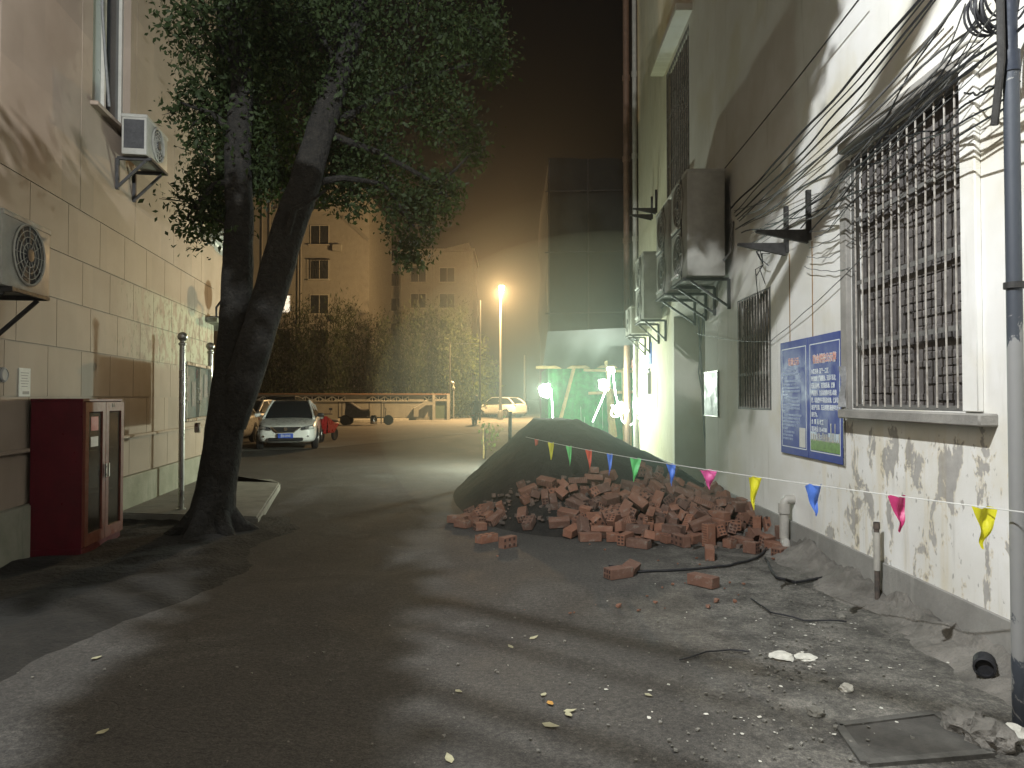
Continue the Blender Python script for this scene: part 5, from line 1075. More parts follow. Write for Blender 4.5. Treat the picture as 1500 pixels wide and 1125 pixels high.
def car(spec, name, lab, x, y, rotz, pm, plate=True, group=None):
    """local: nose at x=0 pointing -x, length along +x; rotz turns it"""
    t = thing(name, lab, 'car', (x, y, 0), rotz, group)
    st = spec['st']; mb = MB(); rings = []
    for (sx, hw, zb, zt) in st:
        H_ = zt - zb; pts = [(0, zb), (hw * .8, zb), (hw * .95, zb + H_ * .1), (hw * .995, zb + H_ * .32), (hw, zb + H_ * .55), (hw * .985, zb + H_ * .78), (hw * .93, zb + H_ * .95), (hw * .78, zt), (hw * .4, zt + .018), (0, zt + .025)]
        full = [(sx + (.05 * (abs(a) / hw) ** 2 * (1 if sx < .5 else 0)), a, b) for a, b in pts] + [(sx + (.05 * (abs(a) / hw) ** 2 * (1 if sx < .5 else 0)), -a, b) for a, b in pts[-2:0:-1]]
        rings.append([mb.bm.verts.new(q) for q in full])
    n = len(rings[0])
    for i in range(len(rings) - 1):
        for k in range(n): mb.bm.faces.new((rings[i][k], rings[i][(k + 1) % n], rings[i + 1][(k + 1) % n], rings[i + 1][k]))
    mb.bm.faces.new(rings[0]); mb.bm.faces.new(rings[-1])
    body = mb.build('body', pm, t)
    md = body.modifiers.new('sub', 'SUBSURF'); md.levels = 2; md.render_levels = 2
    xa, xb, xc, xd, za, zb_, zc, zd, wb_, wt = spec['gh']
    # roof, pillars
    def side(u, s): pass
    mb = MB()
    mb.grid(lambda u, v: (xb - .05 + (xc - xb + .1) * u, (v - .5) * 2 * (wt + .02), zb_ + (zc - zb_) * u + .035 * (1 - (2 * v - 1) ** 2) + .02 * sin(pi * u)), 8, 8)
    for s in (-1, 1):
        mb.tube([(xa, s * wb_, za), ((xa + xb) / 2, s * (wb_ + wt) / 2, (za + zb_) / 2 + .035), (xb, s * wt, zb_)], [.04, .035, .04], 8)
        mb.tube([(xb - .02, s * wt, zb_), ((xb + xc) / 2, s * (wt + .015), (zb_ + zc) / 2 + .025), (xc + .02, s * wt, zc)], .032, 8)
        mb.tube([(xc, s * wt, zc), ((xc + xd) / 2, s * (wt + wb_) / 2 * 1.01, (zc + zd) / 2 + .05), (xd, s * wb_ * .95, zd)], [.045, .06, .06], 8)
        xm = (xb + xc) / 2; mb.bar((xm, s * (wb_ + .03), za + .06), (xm, s * (wt + .01), zb_), .06, .03)
    mb.build('roof', pm, t)
    g = M['glass_dark']
    MB().grid(lambda u, v: (xa + .02 + (xb - xa - .02) * u - .06 * (1 - (2 * v - 1) ** 2) * (1 - u * .5), (v - .5) * 2 * (wb_ + (wt - wb_) * u) * .98, za + (zb_ - za) * u + .03 * sin(pi * u)), 8, 10).build('windshield', g, t)
    MB().grid(lambda u, v: (xc + (xd - xc) * u, (v - .5) * 2 * (wt + (wb_ * .93 - wt) * u) * .98, zc + (zd - zc) * u + .04 * sin(pi * u)), 6, 8).build('rear_window', g, t)
    for s in (-1, 1):
        def sf(u, v):
            lo = V((xa + .15 + (xd - xa - .3) * u, s * (wb_ + .06), za + .03 + .06 * u)); hi = V((xb + (xc - xb) * u, s * (wt + .005), zb_ + (zc - zb_) * u + .01)); return lo.lerp(hi, v)
        MB().grid(sf, 10, 4).build('side_window', g, t)
        mb = MB(); mb.box((xa + .3, s * (wb_ + .2), za + .1), (.12, .2, .13), bevel=.04, seg=2); mb.bar((xa + .32, s * (wb_ + .05), za + .05), (xa + .3, s * (wb_ + .15), za + .08), .04); mb.build('wing_mirror', M['black_plastic'] if s < 0 else pm, t)
        for wx in spec['wb']:
            hw = .87 if spec is SEDAN else .9; r = spec['wr']
            ar = MB().lathe([(r + .06, -.1), (r + .06, .012), (r - .02, .012)], (wx, s * (hw + .004), r), 'y', 26) if s > 0 else MB().lathe([(r + .06, .1), (r + .06, -.012), (r - .02, -.012)], (wx, s * (hw + .004), r), 'y', 26)
            ar.build('wheel_arch', M['black_plastic'], t)
            w = MB().lathe([(r * .62, -.09), (r * .9, -.1), (r, -.07), (r, .07), (r * .9, .1), (r * .62, .09)], (wx, s * (hw - .06), r), 'y', 28).build('wheel', M['tyre'], t)
            rm = MB(); rm.lathe([(r * .66, -.01), (r * .66, .01), (r * .58, .012), (r * .56, -.03), (.02, -.03)], (wx, s * (hw + .035), r), 'y', 24)
            for k in range(5): a = k * 2 * pi / 5; rm.box((wx + cos(a) * r * .3, s * (hw + .035), r + sin(a) * r * .3), (r * .56, .03, .06), Euler((0, -a, 0)))
            rm.build('rim', M['rim'], w)
        # lamps
        zf = .66 if spec is SEDAN else .82
        def lf(u, v):
            yy = .44 + .36 * u; xx = .085 + .03 * u + .30 * max(0, u - .2) ** 1.6 + .05 * v
            return (xx - .075 + .06 * v * u, s * yy, zf - .045 + .03 * u + (.075 + .03 * u) * v)
        hl = MB().grid(lf, 10, 4).build('headlight', M['headlight'], t); hl.modifiers.new('s', 'SOLIDIFY').thickness = .04
        MB().tube([(lf(u / 6, -.05)[0] - .012, lf(u / 6, -.05)[1], lf(u / 6, -.05)[2]) for u in range(7)], .011, 6).build('light_strip', M['rim'], hl)
        MB().lathe([(.05, -.03), (.045, 0), (.001, .005)], (.045, s * .62, zf + .015), 'x', 12).build('lens', M['rim'], hl)
        fg = MB().grid(lambda u, v: (.075 + .1 * u + .012 * v, s * (.56 + .2 * u), .36 + (.09 + .03 * u) * v), 5, 3).build('fog_lamp_bezel', M['black_plastic'], t); fg.modifiers.new('s', 'SOLIDIFY').thickness = .09
        MB().lathe([(.03, -.02), (.028, .0), (.001, .002)], (.03 + .06, s * .64, .415), 'x', 10).build('fog_lamp', M['chrome'], fg)
        xe = spec['L']; zt = .82 if spec is SEDAN else .98
        MB().box((xe - .16, s * .68, zt), (.22, .26, .14), Euler((0, 0, -s * .35)), bevel=.03).build('tail_lamp', M['tail_red'], t)
    zf = .58 if spec is SEDAN else .72
    g_ = MB().prism([(-.02, -.42, zf + .12), (-.02, .42, zf + .12), (-.02, .2, zf - .035), (-.02, -.2, zf - .035)], (.1, 0, 0)).build('grille', M['black_plastic'], t, smooth=False)
    mb = MB()
    for s in (-1, 1): mb.bar((-.025, s * .43, zf + .12), (-.028, s * .22, zf - .04), .016, .035)
    mb.bar((-.028, -.22, zf - .04), (-.028, .22, zf - .04), .014, .02); mb.lathe([(.045, -.012), (.055, -.012), (.055, .012), (.045, .012)], (-.028, 0, zf + .06), 'x', 20); mb.bar((-.03, -.055, zf + .06), (-.03, .055, zf + .06), .012, .02)
    mb.build('trim', M['chrome'], g_)
    MB().box((.03, 0, .33), (.14, 1.0, .1), bevel=.02).build('air_intake', M['black_plastic'], t)
    if plate:
        for (xx, zz, s) in ((-.045, .44, 1), (spec['L'] + .01, .62, -1)):
            pl = MB().box((xx, 0, zz), (.012, .44, .14), bevel=.004).build('number_plate', M['plate_blue'], t)
            if s > 0:
                cu = text_mesh('浙 B·509X8'.replace('浙 ', '浙'), .1, M['sign_white'], None, 0, 0, 0, 'plate_number', 'CENTER', .62, .002)
                for v in cu.data.vertices: a = v.co.copy(); v.co = (xx - .0072 - a.y, a.x, zz - .036 + a.z)
                cu.parent = pl
    mb = MB(); mb.tube([(.14, -.72, .5), (.1, -.6, .53), (.09, -.5, .52)], .012, 6).tube([(.14, .72, .5), (.1, .6, .53), (.09, .5, .52)], .012, 6); mb.build('bumper_line', M['chrome'], t)
    return t
# nose -x must look towards the camera (-Y): rotate +90deg: local x -> +Y
p = gnd(417, 659)
car(SEDAN, 'parked_car', 'white sedan with blue front plate facing the camera right of the forked tree', p.x + .1, 21.3, R(103), M['car_white'])
car(SEDAN, 'parked_car', 'silver car seen from behind, mostly hidden between tree trunk and white sedan', at(372, 620, 27.5).x - .8, 32.2, R(-90), M['car_grey'], False)
car(SUV, 'parked_car', 'dark car whose roof shows just above the white sedan', at(420, 600, 33).x, 31, R(97), M['car_dark'], False)
car(SEDAN, 'parked_car', 'white car glimpsed between the beige building and the forked tree', at(285, 640, 22).x + .2, 21.8, R(97), M['car_white'], False)
p = at(735, 600, 57)
car(SUV, 'parked_car', 'white SUV parked behind the street lamp pole', at(702, 600, 60).x, 60, R(-38), M['car_white'], False)
car(SEDAN, 'parked_car', 'white car parked behind the white SUV under the street lamp', at(762, 600, 66).x, 64, R(235), M['car_white'], False)
car(SEDAN, 'parked_car', 'dark car parked farthest down the street beyond the white SUV', at(775, 600, 72).x - .5, 72, R(235), M['car_dark'], False)

def moped(name, lab, x, y, rotz, pm):
    t = thing(name, lab, 'moped', (x, y, 0), rotz)
    for wx in (0, 1.25):
        w = MB().lathe([(.14, -.04), (.21, -.05), (.235, -.02), (.235, .02), (.21, .05), (.14, .04)], (wx, 0, .235), 'y', 22).build('wheel', M['tyre'], t)
        MB().lathe([(.15, -.02), (.15, .02), (.02, .03)], (wx, 0, .235), 'y', 16).build('rim', M['rim'], w)
    mb = MB(); mb.tube([(.18, 0, .95), (.12, 0, .6), (.02, 0, .3)], .035, 8)
    mb.prism([(.1, -.16, .42), (.22, -.16, .92), (.27, -.14, .92), (.27, -.16, .32), (.9, -.15, .3), (1.35, -.1, .55), (1.4, -.1, .66), (.62, -.14, .68), (.55, -.14, .4), (.3, -.14, .3), (.12, -.14, .3)], (0, .3, 0))
    bmesh.ops.bevel(mb.bm, geom=[e for e in mb.bm.edges], offset=.02, segments=1, affect='EDGES')
    mb.box((-.02, 0, .5), (.4, .14, .04), Euler((0, .2, 0)), bevel=.01); mb.build('body', pm, t)
    MB().box((.95, 0, .74), (.72, .26, .1), bevel=.04, seg=2).build('seat', M['black_plastic'], t)
    mb = MB(); mb.tube([(.22, -.33, 1.0), (.17, -.1, 1.0), (.17, .1, 1.0), (.22, .33, 1.0)], .016, 8); mb.tube([(.17, -.25, 1.0), (.15, -.3, 1.15)], .008, 6).tube([(.17, .25, 1.0), (.15, .3, 1.15)], .008, 6).box((.14, -.3, 1.18), (.02, .12, .08)).box((.14, .3, 1.18), (.02, .12, .08)); mb.build('handlebar', M['black_plastic'], t)
    MB().lathe([(.06, -.03), (.07, .02), (.001, .04)], (.1, 0, .88), 'x', 12).build('headlight', M['chrome'], t)
    MB().box((1.44, 0, .6), (.06, .18, .08), bevel=.02).build('tail_lamp', M['tail_red'], t); return t
moped('moped', 'red electric moped parked behind the white sedan', at(468, 620, 25).x, 25.2, R(82), M['car_red'])
RX, RY = at(696, 610, 41).x, 41.0
moped('moped', 'dark moped being ridden away along the orange lit road', RX, RY + .9, R(-90 - 4), M['black_plastic'])
# rider: one skinned body, seated, seen from behind
def skin_body(name, V_, E_, rad, m, parent, root=0):
    me = bpy.data.meshes.new(name); me.from_pydata(V_, E_, []); me.update(); me.materials.append(m)
    o = bpy.data.objects.new(name, me); COL.objects.link(o); o.parent = parent
    sk = o.modifiers.new('skin', 'SKIN'); sk.use_smooth_shade = True
    for i, r in enumerate(rad): me.skin_vertices[0].data[i].radius = r; 
    me.skin_vertices[0].data[root].use_root = True
    o.modifiers.new('sub', 'SUBSURF').levels = 1; return o
t = thing('person', 'rider in dark clothes seen from behind, sitting on dark moped on orange lit road', 'person', (RX + .06, RY + .02, 0), 0)
Vt = [(0, 0, .86), (0, .02, 1.05), (0, .04, 1.25), (0, .05, 1.38), (0, .07, 1.48), (0, .1, 1.6), (0, .1, 1.68),
      (.12, .02, .86), (.2, .38, .8), (.17, .42, .4), (.16, .52, .34), (-.12, .02, .86), (-.2, .38, .8), (-.17, .42, .4), (-.16, .52, .34),
      (.19, .05, 1.36), (.27, .2, 1.14), (.26, .5, 1.03), (.26, .6, 1.02), (-.19, .05, 1.36), (-.27, .2, 1.14), (-.26, .5, 1.03), (-.26, .6, 1.02)]
Et = [(0, 1), (1, 2), (2, 3), (3, 4), (4, 5), (5, 6), (0, 7), (7, 8), (8, 9), (9, 10), (0, 11), (11, 12), (12, 13), (13, 14), (3, 15), (15, 16), (16, 17), (17, 18), (3, 19), (19, 20), (20, 21), (21, 22)]
Rt = [(.16, .12), (.16, .11), (.18, .12), (.14, .1), (.05, .05), (.085, .1), (.07, .08), (.1, .1), (.075, .075), (.05, .05), (.04, .06), (.1, .1), (.075, .075), (.05, .05), (.04, .06), (.065, .065), (.05, .05), (.035, .035), (.04, .04), (.065, .065), (.05, .05), (.035, .035), (.04, .04)]
skin_body('body', Vt, Et, Rt, mat('rider_clothes', (.03, .03, .035), .85, .4, 8, .2), t)
MB().lathe([(.001, 1.5)] + [(.135 * sin(a * pi / 14), 1.63 - .14 * cos(a * pi / 14)) for a in range(4, 15)], (0, .1, 0), 'z', 18).build('helmet', mat('helmet_grey', (.25, .25, .24), .3, .1, 5, 0, coat=.5), t)
# vendor tricycle by the wall
p = gnd(520, 624)
t = thing('cargo_tricycle', 'dark cargo tricycle with open frame and shiny drum beside boundary wall', 'tricycle', (p.x - .3, p.y + 1, 0), 0)
mb = MB()
for (a, b_) in (((-.9, 0, .45), (1.6, 0, .45)), ((-.9, .9, .45), (1.6, .9, .45)), ((-.9, 0, 1.35), (1.6, 0, 1.35)), ((1.6, 0, .1), (1.6, 0, 1.35)), ((-.9, 0, .45), (-.9, 0, 1.35)), ((1.6, .9, .1), (1.6, .9, 1.35)), ((.9, 0, .45), (.9, 0, 1.35)), ((1.6, 0, 1.35), (1.6, .9, 1.35)), ((1.6, 0, .45), (1.6, .9, .45)), ((-.9, .9, .45), (-.9, .9, 1.35)), ((-.9, .9, 1.35), (1.6, .9, 1.35))): mb.bar(a, b_, .045)
mb.box((0, .45, .47), (1.8, .9, .05)); mb.build('frame', M['dark_metal'], t, smooth=False)
def tarp_f(u, v):
    a = pi * u; return (-.55 + 1.3 * v + .05 * sin(9 * u), .45 - .42 * cos(a), .5 + (.85 + .12 * sin(v * 6)) * sin(a) ** .6 * (1 - .45 * v))
MB().grid(tarp_f, 18, 18).build('tarp', mat('grey_tarp', (.09, .085, .08), .7, .4, 6, .5), t)
MB().lathe([(.2, .45), (.21, .5), (.2, .85), (.15, .95), (.1, .97)], (1.15, .1, -.38), 'z', 20).build('drum', M['chrome'], t)
for (a, b_) in ((-.5, -.02), (-.5, .92), (1.9, .45)):
    MB().lathe([(.2, -.03), (.28, -.03), (.3, 0), (.28, .03), (.2, .03)], (a if a < 1 else 1.95, b_, .3), 'y', 20).build('wheel', M['tyre'], t)
MB().tube([(1.6, .45, .45), (1.95, .45, .3)], .03, 6).tube([(1.75, .45, .4), (1.8, .45, .95), (1.8, .15, 1.0)], .025, 6).build('fork', M['dark_metal'], t)
# ================================================================ boundary wall with open work
M['bwall'] = stain_mat('boundary_wash', (.19, .185, .165), (.25, .245, .22), (.12, .115, .1))
A0 = V((at(250, 600, 45).x, 46.0, 0)); B0 = V((at(657, 600, 52).x, 52.0, 0)); L = (B0 - A0).length
WT = thing('boundary_wall', 'long low cream boundary wall with bands of open lattice blocks and stair arch', 'wall', tuple(B0), math.atan2(A0.y - B0.y, A0.x - B0.x))
def wx(px):   # along-wall distance of a picture column
    lo, hi = 0, L
    for _ in range(30):
        m = (lo + hi) / 2; q = A0.lerp(B0, m / L)
        if CX + F * q.x / q.y < px: lo = m
        else: hi = m
    return L - lo
HT = 1.93
bands = [(wx(b), wx(a)) for a, b in ((262, 300), (345, 406), (438, 506), (537, 599), (621, 652))]
holes = [(a, b, 1.42, 1.7, .16) for a, b in bands]
mb = cell_wall(holes, 0, L, 0, HT - .1, False)
mb.box((L / 2, -.2, HT / 2 - .05), (L, .06, HT - .11)); mb.build('wall', M['bwall'], WT, smooth=False)
MB().box((L / 2, -.08, HT - .06), (L + .1, .36, .08), bevel=.01).build('coping', mat('tile_coping', (.22, .12, .07), .8), WT)
MB().box((L / 2, .015, 1.36), (L, .05, .05)).build('moulding', M['bwall'], WT, smooth=False)
MB().box((L / 2, .02, .12), (L, .045, .26)).build('base_course', M['concrete'], WT, smooth=False)
for (a, b) in bands:
    mb = MB(); n = max(2, round((b - a) / .44)); w = (b - a) / n
    for i in range(n):
        x = a + i * w; mb.box((x + .02, -.05, 1.56), (.05, .08, .278))
        d = 1 if i % 2 else -1
        mb.bar((x + w / 2 - d * w * .46, -.05, 1.44), (x + w / 2 + d * w * .46, -.05, 1.68), .06, .07)
        mb.prism([(x + w / 2 - .1, -.02, 1.425), (x + w / 2 + .1, -.02, 1.425), (x + w / 2, -.02, 1.54)], (0, -.06, 0))
    mb.build('lattice', M['white_trim'], WT, smooth=False)
    MB().box(((a + b) / 2, -.155, 1.56), (b - a, .006, .28)).build('lattice_shade', mat('gap_shade', (.015, .015, .012), .9), WT, smooth=False)  # dark sheet put in as the shade behind the lattice
xa, xb = wx(605), wx(632)
mb = MB(); mb.prism([(xa, .03, .25), (xa, .03, .85), (xa + (xb - xa) * .6, .03, 1.32), (xb, .03, 1.32), (xb, .03, 1.08), (xa + (xb - xa) * .65, .03, 1.08), (xa - .35, .03, .7), (xa - .35, .03, .25)], (0, .25, 0)); mb.build('stair_arch', M['bwall'], WT, smooth=False)
MB().box((wx(646.5), .02, .82), (wx(638) - wx(655), .05, 1.4)).build('door', mat('green_door', (.06, .09, .06), .7), WT, smooth=False)
mb = MB()
for px in (635, 657): mb.box((wx(px) if px < 650 else .05, .06, .93), (.22, .16, 1.86))
mb.box((wx(635) / 2, .06, 1.45), (wx(635) + .2, .15, .16)); mb.build('door_frame', M['bwall'], WT, smooth=False)
rd = [gnd(-200, 684), gnd(480, 656), gnd(700, 634), gnd(900, 622), gnd(900, 606), gnd(700, 607), gnd(-200, 629)]
MB().prism([(p.x, p.y, .004) for p in rd], (0, 0, .004)).build('road', mat('pale_road', (.12, .11, .095), .9, .3, .6, .3, 20), None, kind='structure', smooth=False)  # paler colour adds lamp brightness to this stretch of road
# kerb and pavement in front of it, orange strip of road further right
a_, b_ = gnd(250, 632), gnd(700, 611)
d = (b_ - a_).normalized(); nn = V((-d.y, d.x, 0))
mb = MB().prism([tuple(a_ + V((0, 0, -.05))), tuple(b_ + V((0, 0, -.05))), tuple(b_ + nn * 9 + V((0, 0, -.05))), tuple(a_ + nn * 12 + V((0, 0, -.05)))], (0, 0, .2)); mb.build('pavement', M['concrete'], None, kind='structure', smooth=False)
t = thing('camera_post', 'thin post with small security camera on top at right end of boundary wall', 'camera post', (at(657, 610, 51).x + .35, 51.0, .1))
MB().tube([(0, 0, 0), (0, 0, 2.3)], .05, 10).build('post', M['galv'], t); MB().box((0, 0, 2.2), (.18, .18, .2), bevel=.02).box((-.05, -.1, 2.6), (.14, .35, .14), Euler((.3, 0, .5)), bevel=.02).tube([(0, 0, 2.3), (0, 0, 2.55)], .03, 6).build('camera', M['white_trim'], t)

# ================================================================ apartment blocks
def win_part(par, x, z, w, h, y=0, lit=None, sill=True, cage=False):
    fr = MB()
    for (p, q, r_, s_) in ((x - w / 2 - .06, x - w / 2, z, z + h), (x + w / 2, x + w / 2 + .06, z, z + h), (x - w / 2 - .06, x + w / 2 + .06, z + h, z + h + .07), (x - w / 2 - .06, x + w / 2 + .06, z - .07, z)): fr.box(((p + q) / 2, y - .02, (r_ + s_) / 2), (q - p, .12, s_ - r_))
    fr.box((x, y - .01, z + h / 2), (.05, .06, h))
    f = fr.build('window', M['frame_light'], par, smooth=False)
    MB().box((x, y - .004, z + h / 2), (w, .01, h)).build('pane', lit or M['glass_dark'], f, smooth=False)
    if sill: MB().box((x, y - .16, z - .12), (w + .3, .34, .08)).build('sill', M['frame_light'], f, smooth=False)
    if cage:
        c = MB()
        for k in range(7): c.bar((x - w / 2 + w * k / 6, y - .3, z - .1), (x - w / 2 + w * k / 6, y - .3, z + h), .025)
        for zz in (z - .1, z + h * .5, z + h): c.bar((x - w / 2 - .1, y - .3, zz), (x + w / 2 + .1, y - .3, zz), .03)
        c.box((x, y - .15, z + h + .1), (w + .3, .34, .05)); c.build('cage', M['dark_metal'], f, smooth=False)
M['apt'] = stain_mat('apartment_render', (.25, .237, .205), (.31, .295, .255), (.18, .17, .145))
YA = 64.0; X1 = at(540, 500, YA).x; 
AP = thing('apartment_block', 'tall cream apartment block behind the forked tree with one window lit', 'building', (X1, YA, 0))
Wd = 17.0; Hb = at(540, 285, YA).z
MB().box((-Wd / 2, 6, Hb / 2), (Wd, 12, Hb)).build('wall', M['apt'], AP, smooth=False)
xr = at(523, 300, YA).x - X1
MB().prism([(0, 0, Hb), (xr, 0, Hb + 1.5), (xr - 2.6, 0, Hb + 1.5), (xr - 4, 0, Hb)], (0, 12, 0)).prism([(-Wd, -.2, Hb), (-3, -.2, Hb), (-3, -.2, Hb + .5), (-Wd, -.2, Hb + .5)], (0, 12, 0)).build('roof', M['apt'], AP, smooth=False)
LITM = emit('lit_window', (1.0, .9, .72), 1.6)
for k in range(6):
    z = at(460, 460, YA).z - 3.1 * 1 + 3.15 * k
    win_part(AP, at(468, 400, YA).x - X1, z, 1.6, 1.65, cage=(k == 2))
    if k < 5: win_part(AP, at(416, 400, YA).x - X1, z + .1, 1.15, 1.5, lit=(LITM if k == 1 else None), cage=True)
    win_part(AP, at(345, 400, YA).x - X1, z, 1.6, 1.6, cage=k % 2 == 0)
    if k in (1, 3): MB().box((at(495, 400, YA).x - X1, -.3, z - .4), (.85, .35, .6), bevel=.03).build('air_conditioner_box', M['ac_white'], AP)
mb = MB()
for px in (384, 395, 437, 441): mb.tube([(at(px, 400, YA).x - X1, -.08, 0), (at(px, 400, YA).x - X1, -.08, Hb)], .07, 8)
mb.build('drainpipe', M['apt'], AP)
q0, q1 = at(502, 318, YA), at(540, 352, YA); MB().bar((q0.x - X1, -.05, q0.z), (q1.x - X1, -.05, q1.z), .1, .3).build('slanted_band', M['bwall'], AP, smooth=False)  # slanting darker strip across the upper facade
YB = 82.0; X2 = at(692, 500, YB).x; H2 = at(640, 368, YB).z
AQ = thing('apartment_block', 'farther cream apartment block between the taller block and street lamp', 'building', (X2, YB, 0))
W2_ = X2 - at(520, 500, YB).x; xs = at(585, 500, YB).x - X2
MB().box((xs / 2, 5, H2 / 2), (-xs, 10, H2)).box(((xs - W2_) / 2, 7, H2 / 2 - .3), (W2_ + xs, 8, H2 - .6)).prism([(0, 0, H2), (-.4, 0, H2 + 1), (-4, 0, H2 + .1), (-4, 0, H2)], (0, 6, 0)).build('wall', M['apt'], AQ, smooth=False)
MB().box((xs / 2, 4.9, H2 + .1), (-xs + .5, 10.6, .25)).build('roof', M['apt'], AQ, smooth=False)
for k in range(5):
    z = at(600, 445, YB).z - 3.15 + 3.0 * k - .3
    if z + 1.6 > H2: break
    for px in (613, 655): win_part(AQ, at(px, 400, YB).x - X2, z, 1.7, 1.6, 0, cage=(px == 613 and k % 2 == 0))
    for px in (549, 575): win_part(AQ, at(px, 400, YB).x - X2, z, 1.3 if px == 549 else 1.7, 1.5, 3, sill=False)
mb = MB()
for px in (588, 635): mb.tube([(at(px, 400, YB).x - X2, -.08, 0), (at(px, 400, YB).x - X2, -.08, H2)], .09, 8)
mb.build('drainpipe', M['apt'], AQ)

# ================================================================ street lamps
LP_ = at(733, 600, 52); LH = at(735, 425, 52)
ST = thing('street_lamp', 'tall street lamp glowing orange at the end of the road', 'street lamp', (LP_.x, 52, 0))
MB().tube([(0, 0, 0), (0, 0, 4), (0, 0, LH.z - .1)], [.12, .09, .06], 12).lathe([(.2, 0), (.2, .6), (.12, .7)], (0, 0, 0), 'z', 14).build('pole', mat('lamp_pole', (.1, .095, .085), .6), ST)
MB().tube([(0, 0, LH.z - .2), (.05, -.3, LH.z + .05), (.1, -1.1, LH.z + .12)], .045, 8).build('arm', M['galv'], ST)
hd = MB().box((.1, -1.0, LH.z + .13), (.36, .8, .12), bevel=.04, seg=2).build('lamp_head', M['galv'], ST)
MB().lathe([(.001, -.2), (.12, -.17), (.19, -.06), (.2, .04), (.001, .05)], (.1, -1.0, LH.z + .02), 'z', 18).build('globe', emit('sodium_globe', (1.0, .62, .22), 60.0), hd)
def point(name, loc, power, col, rad=.08):
    l = bpy.data.lights.new(name, 'POINT'); l.energy = power; l.color = col; l.shadow_soft_size = rad
    o = bpy.data.objects.new(name, l); COL.objects.link(o); o.location = loc; return o
SOD = (1.0, .63, .28)
point('street_lamp_light', (LP_.x + .1, 50.95, LH.z - .35), 15500, SOD, .15)
sl = bpy.data.lights.new('street_lamp_cone', 'SPOT'); sl.energy = 22000; sl.color = SOD; sl.shadow_soft_size = .15; sl.spot_size = R(150); sl.spot_blend = 1.0
so = bpy.data.objects.new('street_lamp_cone', sl); COL.objects.link(so); so.location = (LP_.x + .1, 50.95, LH.z - .36)
p = at(703, 600, 50); t = thing('utility_pole', 'thin dark utility pole between lit bushes and the street lamp', 'pole', (p.x, 50, 0))
z_ = at(703, 440, 50).z; MB().tube([(0, 0, 0), (0, 0, z_)], [.08, .05], 10).build('shaft', M['dark_metal'], t); MB().bar((-1.9, 0, z_ * .64), (.05, 0, z_ * .64), .06).build('crossarm', M['galv'], t); 
p = at(658, 600, 53); t = thing('utility_pole', 'short dark pole among the cypresses left of lit bushes', 'pole', (p.x, 53.5, 0)); MB().tube([(0, 0, 0), (0, 0, at(658, 503, 53.5).z)], [.06, .045], 10).build('shaft', M['dark_metal'], t)
p = at(769, 600, 70); t = thing('utility_pole', 'distant pale pole beyond the parked cars right of street lamp', 'pole', (p.x, 72, 0)); MB().tube([(0, 0, 0), (0, 0, 6)], [.12, .08], 10).build('shaft', M['galv'], t)
# lamp above the alley, out of the frame, on the beige building
LA = V((-1.3, 1.2, 6.4))
t = thing('wall_lamp', 'white street lamp on a long arm from the beige building above the alley', 'street lamp', tuple(onL(1.35, 6.2, .014)), LROT)
MB().tube([(0, 0, 0), (0, .8, .35), (0, 2.55, .45)], .03, 10).lathe([(.1, 0), (.1, .02)], (0, 0, 0), 'y', 14).build('arm', M['galv'], t)
hd = MB().box((0, 2.7, .46), (.3, .6, .1), bevel=.03).build('lamp_head', M['galv'], t)
MB().box((0, 2.7, .405), (.2, .4, .012)).build('diffuser', emit('white_lamp_diffuser', (.9, .95, 1.0), 20), hd)
point('wall_lamp_light', tuple(LA + V((0, 0, -.05))), 3400, (.92, .96, 1.0), .04)

# ================================================================ building site behind the sand heap
M['net'] = mat('green_safety_net', (.008, .26, .06), .75, .35, 7, .5, 25, col2=(.005, .13, .032))
M['tarp'] = mat('dark_tarp', (.007, .009, .008), .8, .35, 3, .6, 12)
M['netdark'] = mat('dark_scaffold_net', (.014, .0145, .012), .92, .4, 2, .5, 14)
YN = 18.9
xl, xr = at(803, 580, YN).x, 3.35
t = thing('green_screen', 'bright green safety netting hung across the building site behind the sand heap', 'netting', (xl, YN, 0))
def net_f(u, v):
    x = u * (xr - xl); return (x, .05 * sin(x * 9 + sin(v * 3)) + .03 * sin(x * 23 + v * 2) + .03 * noise.noise(V((x * 2, v * 4, 0))), 2.36 * v)
MB().grid(net_f, 120, 14).build('net', M['net'], t, smooth=True)
MB().grid(lambda u, v: (-.02 + .05 * sin(u * 20 + v), 3.2 * u + .05, 2.36 * v), 60, 10).build('side_net', M['net'], t)
mb = MB()
for i in range(9): 
    x = random.uniform(.1, xr - xl - .3); z0 = random.uniform(0, 1.2); mb.bar((x, -.07, z0), (x + random.uniform(-.03, .03), -.075, z0 + random.uniform(.4, 1.0)), .02, .004)
mb.build('fold_highlights', M['white_trim'], t, smooth=False)  # white bars painted in as highlights on the net folds
t = thing('tarpaulin', 'dark tarpaulin hanging above the green netting', 'tarpaulin', (xl - .15, YN - .25, 2.38))
def tarp2(u, v):
    x = u * (xr - xl + .1); sag = .06 * sin(u * 21) * (1 - v) + .12 * noise.noise(V((x * 1.6, v * 2.5, 4))) + .05 * abs(noise.noise(V((x * 3 + v * 2, v * 5 - x, 9)))); return (x, -2.5 * v + sag, v * .82 + .05 * sin(u * 21) * (1 - v) - .12 * v * (1 - u))
MB().grid(tarp2, 70, 16).build('sheet', M['tarp'], t)
t = thing('netted_scaffold', 'tall scaffold wrapped in dark netting rising behind the building site', 'scaffold', (xl + .05, YN + .8, 0))
HN = at(860, 232, YN + .8).z
def nf(u, v): x = u * (xr - xl + .3); return (x, .05 * sin(x * 5 + v * 9) + .06 * noise.noise(V((x, v * 9, 0))), HN * v)
MB().grid(nf, 40, 60).build('net', M['netdark'], t)
MB().grid(lambda u, v: (-.02 + .04 * sin(v * 20), u * 6, HN * v), 20, 40).build('side_net', M['netdark'], t)
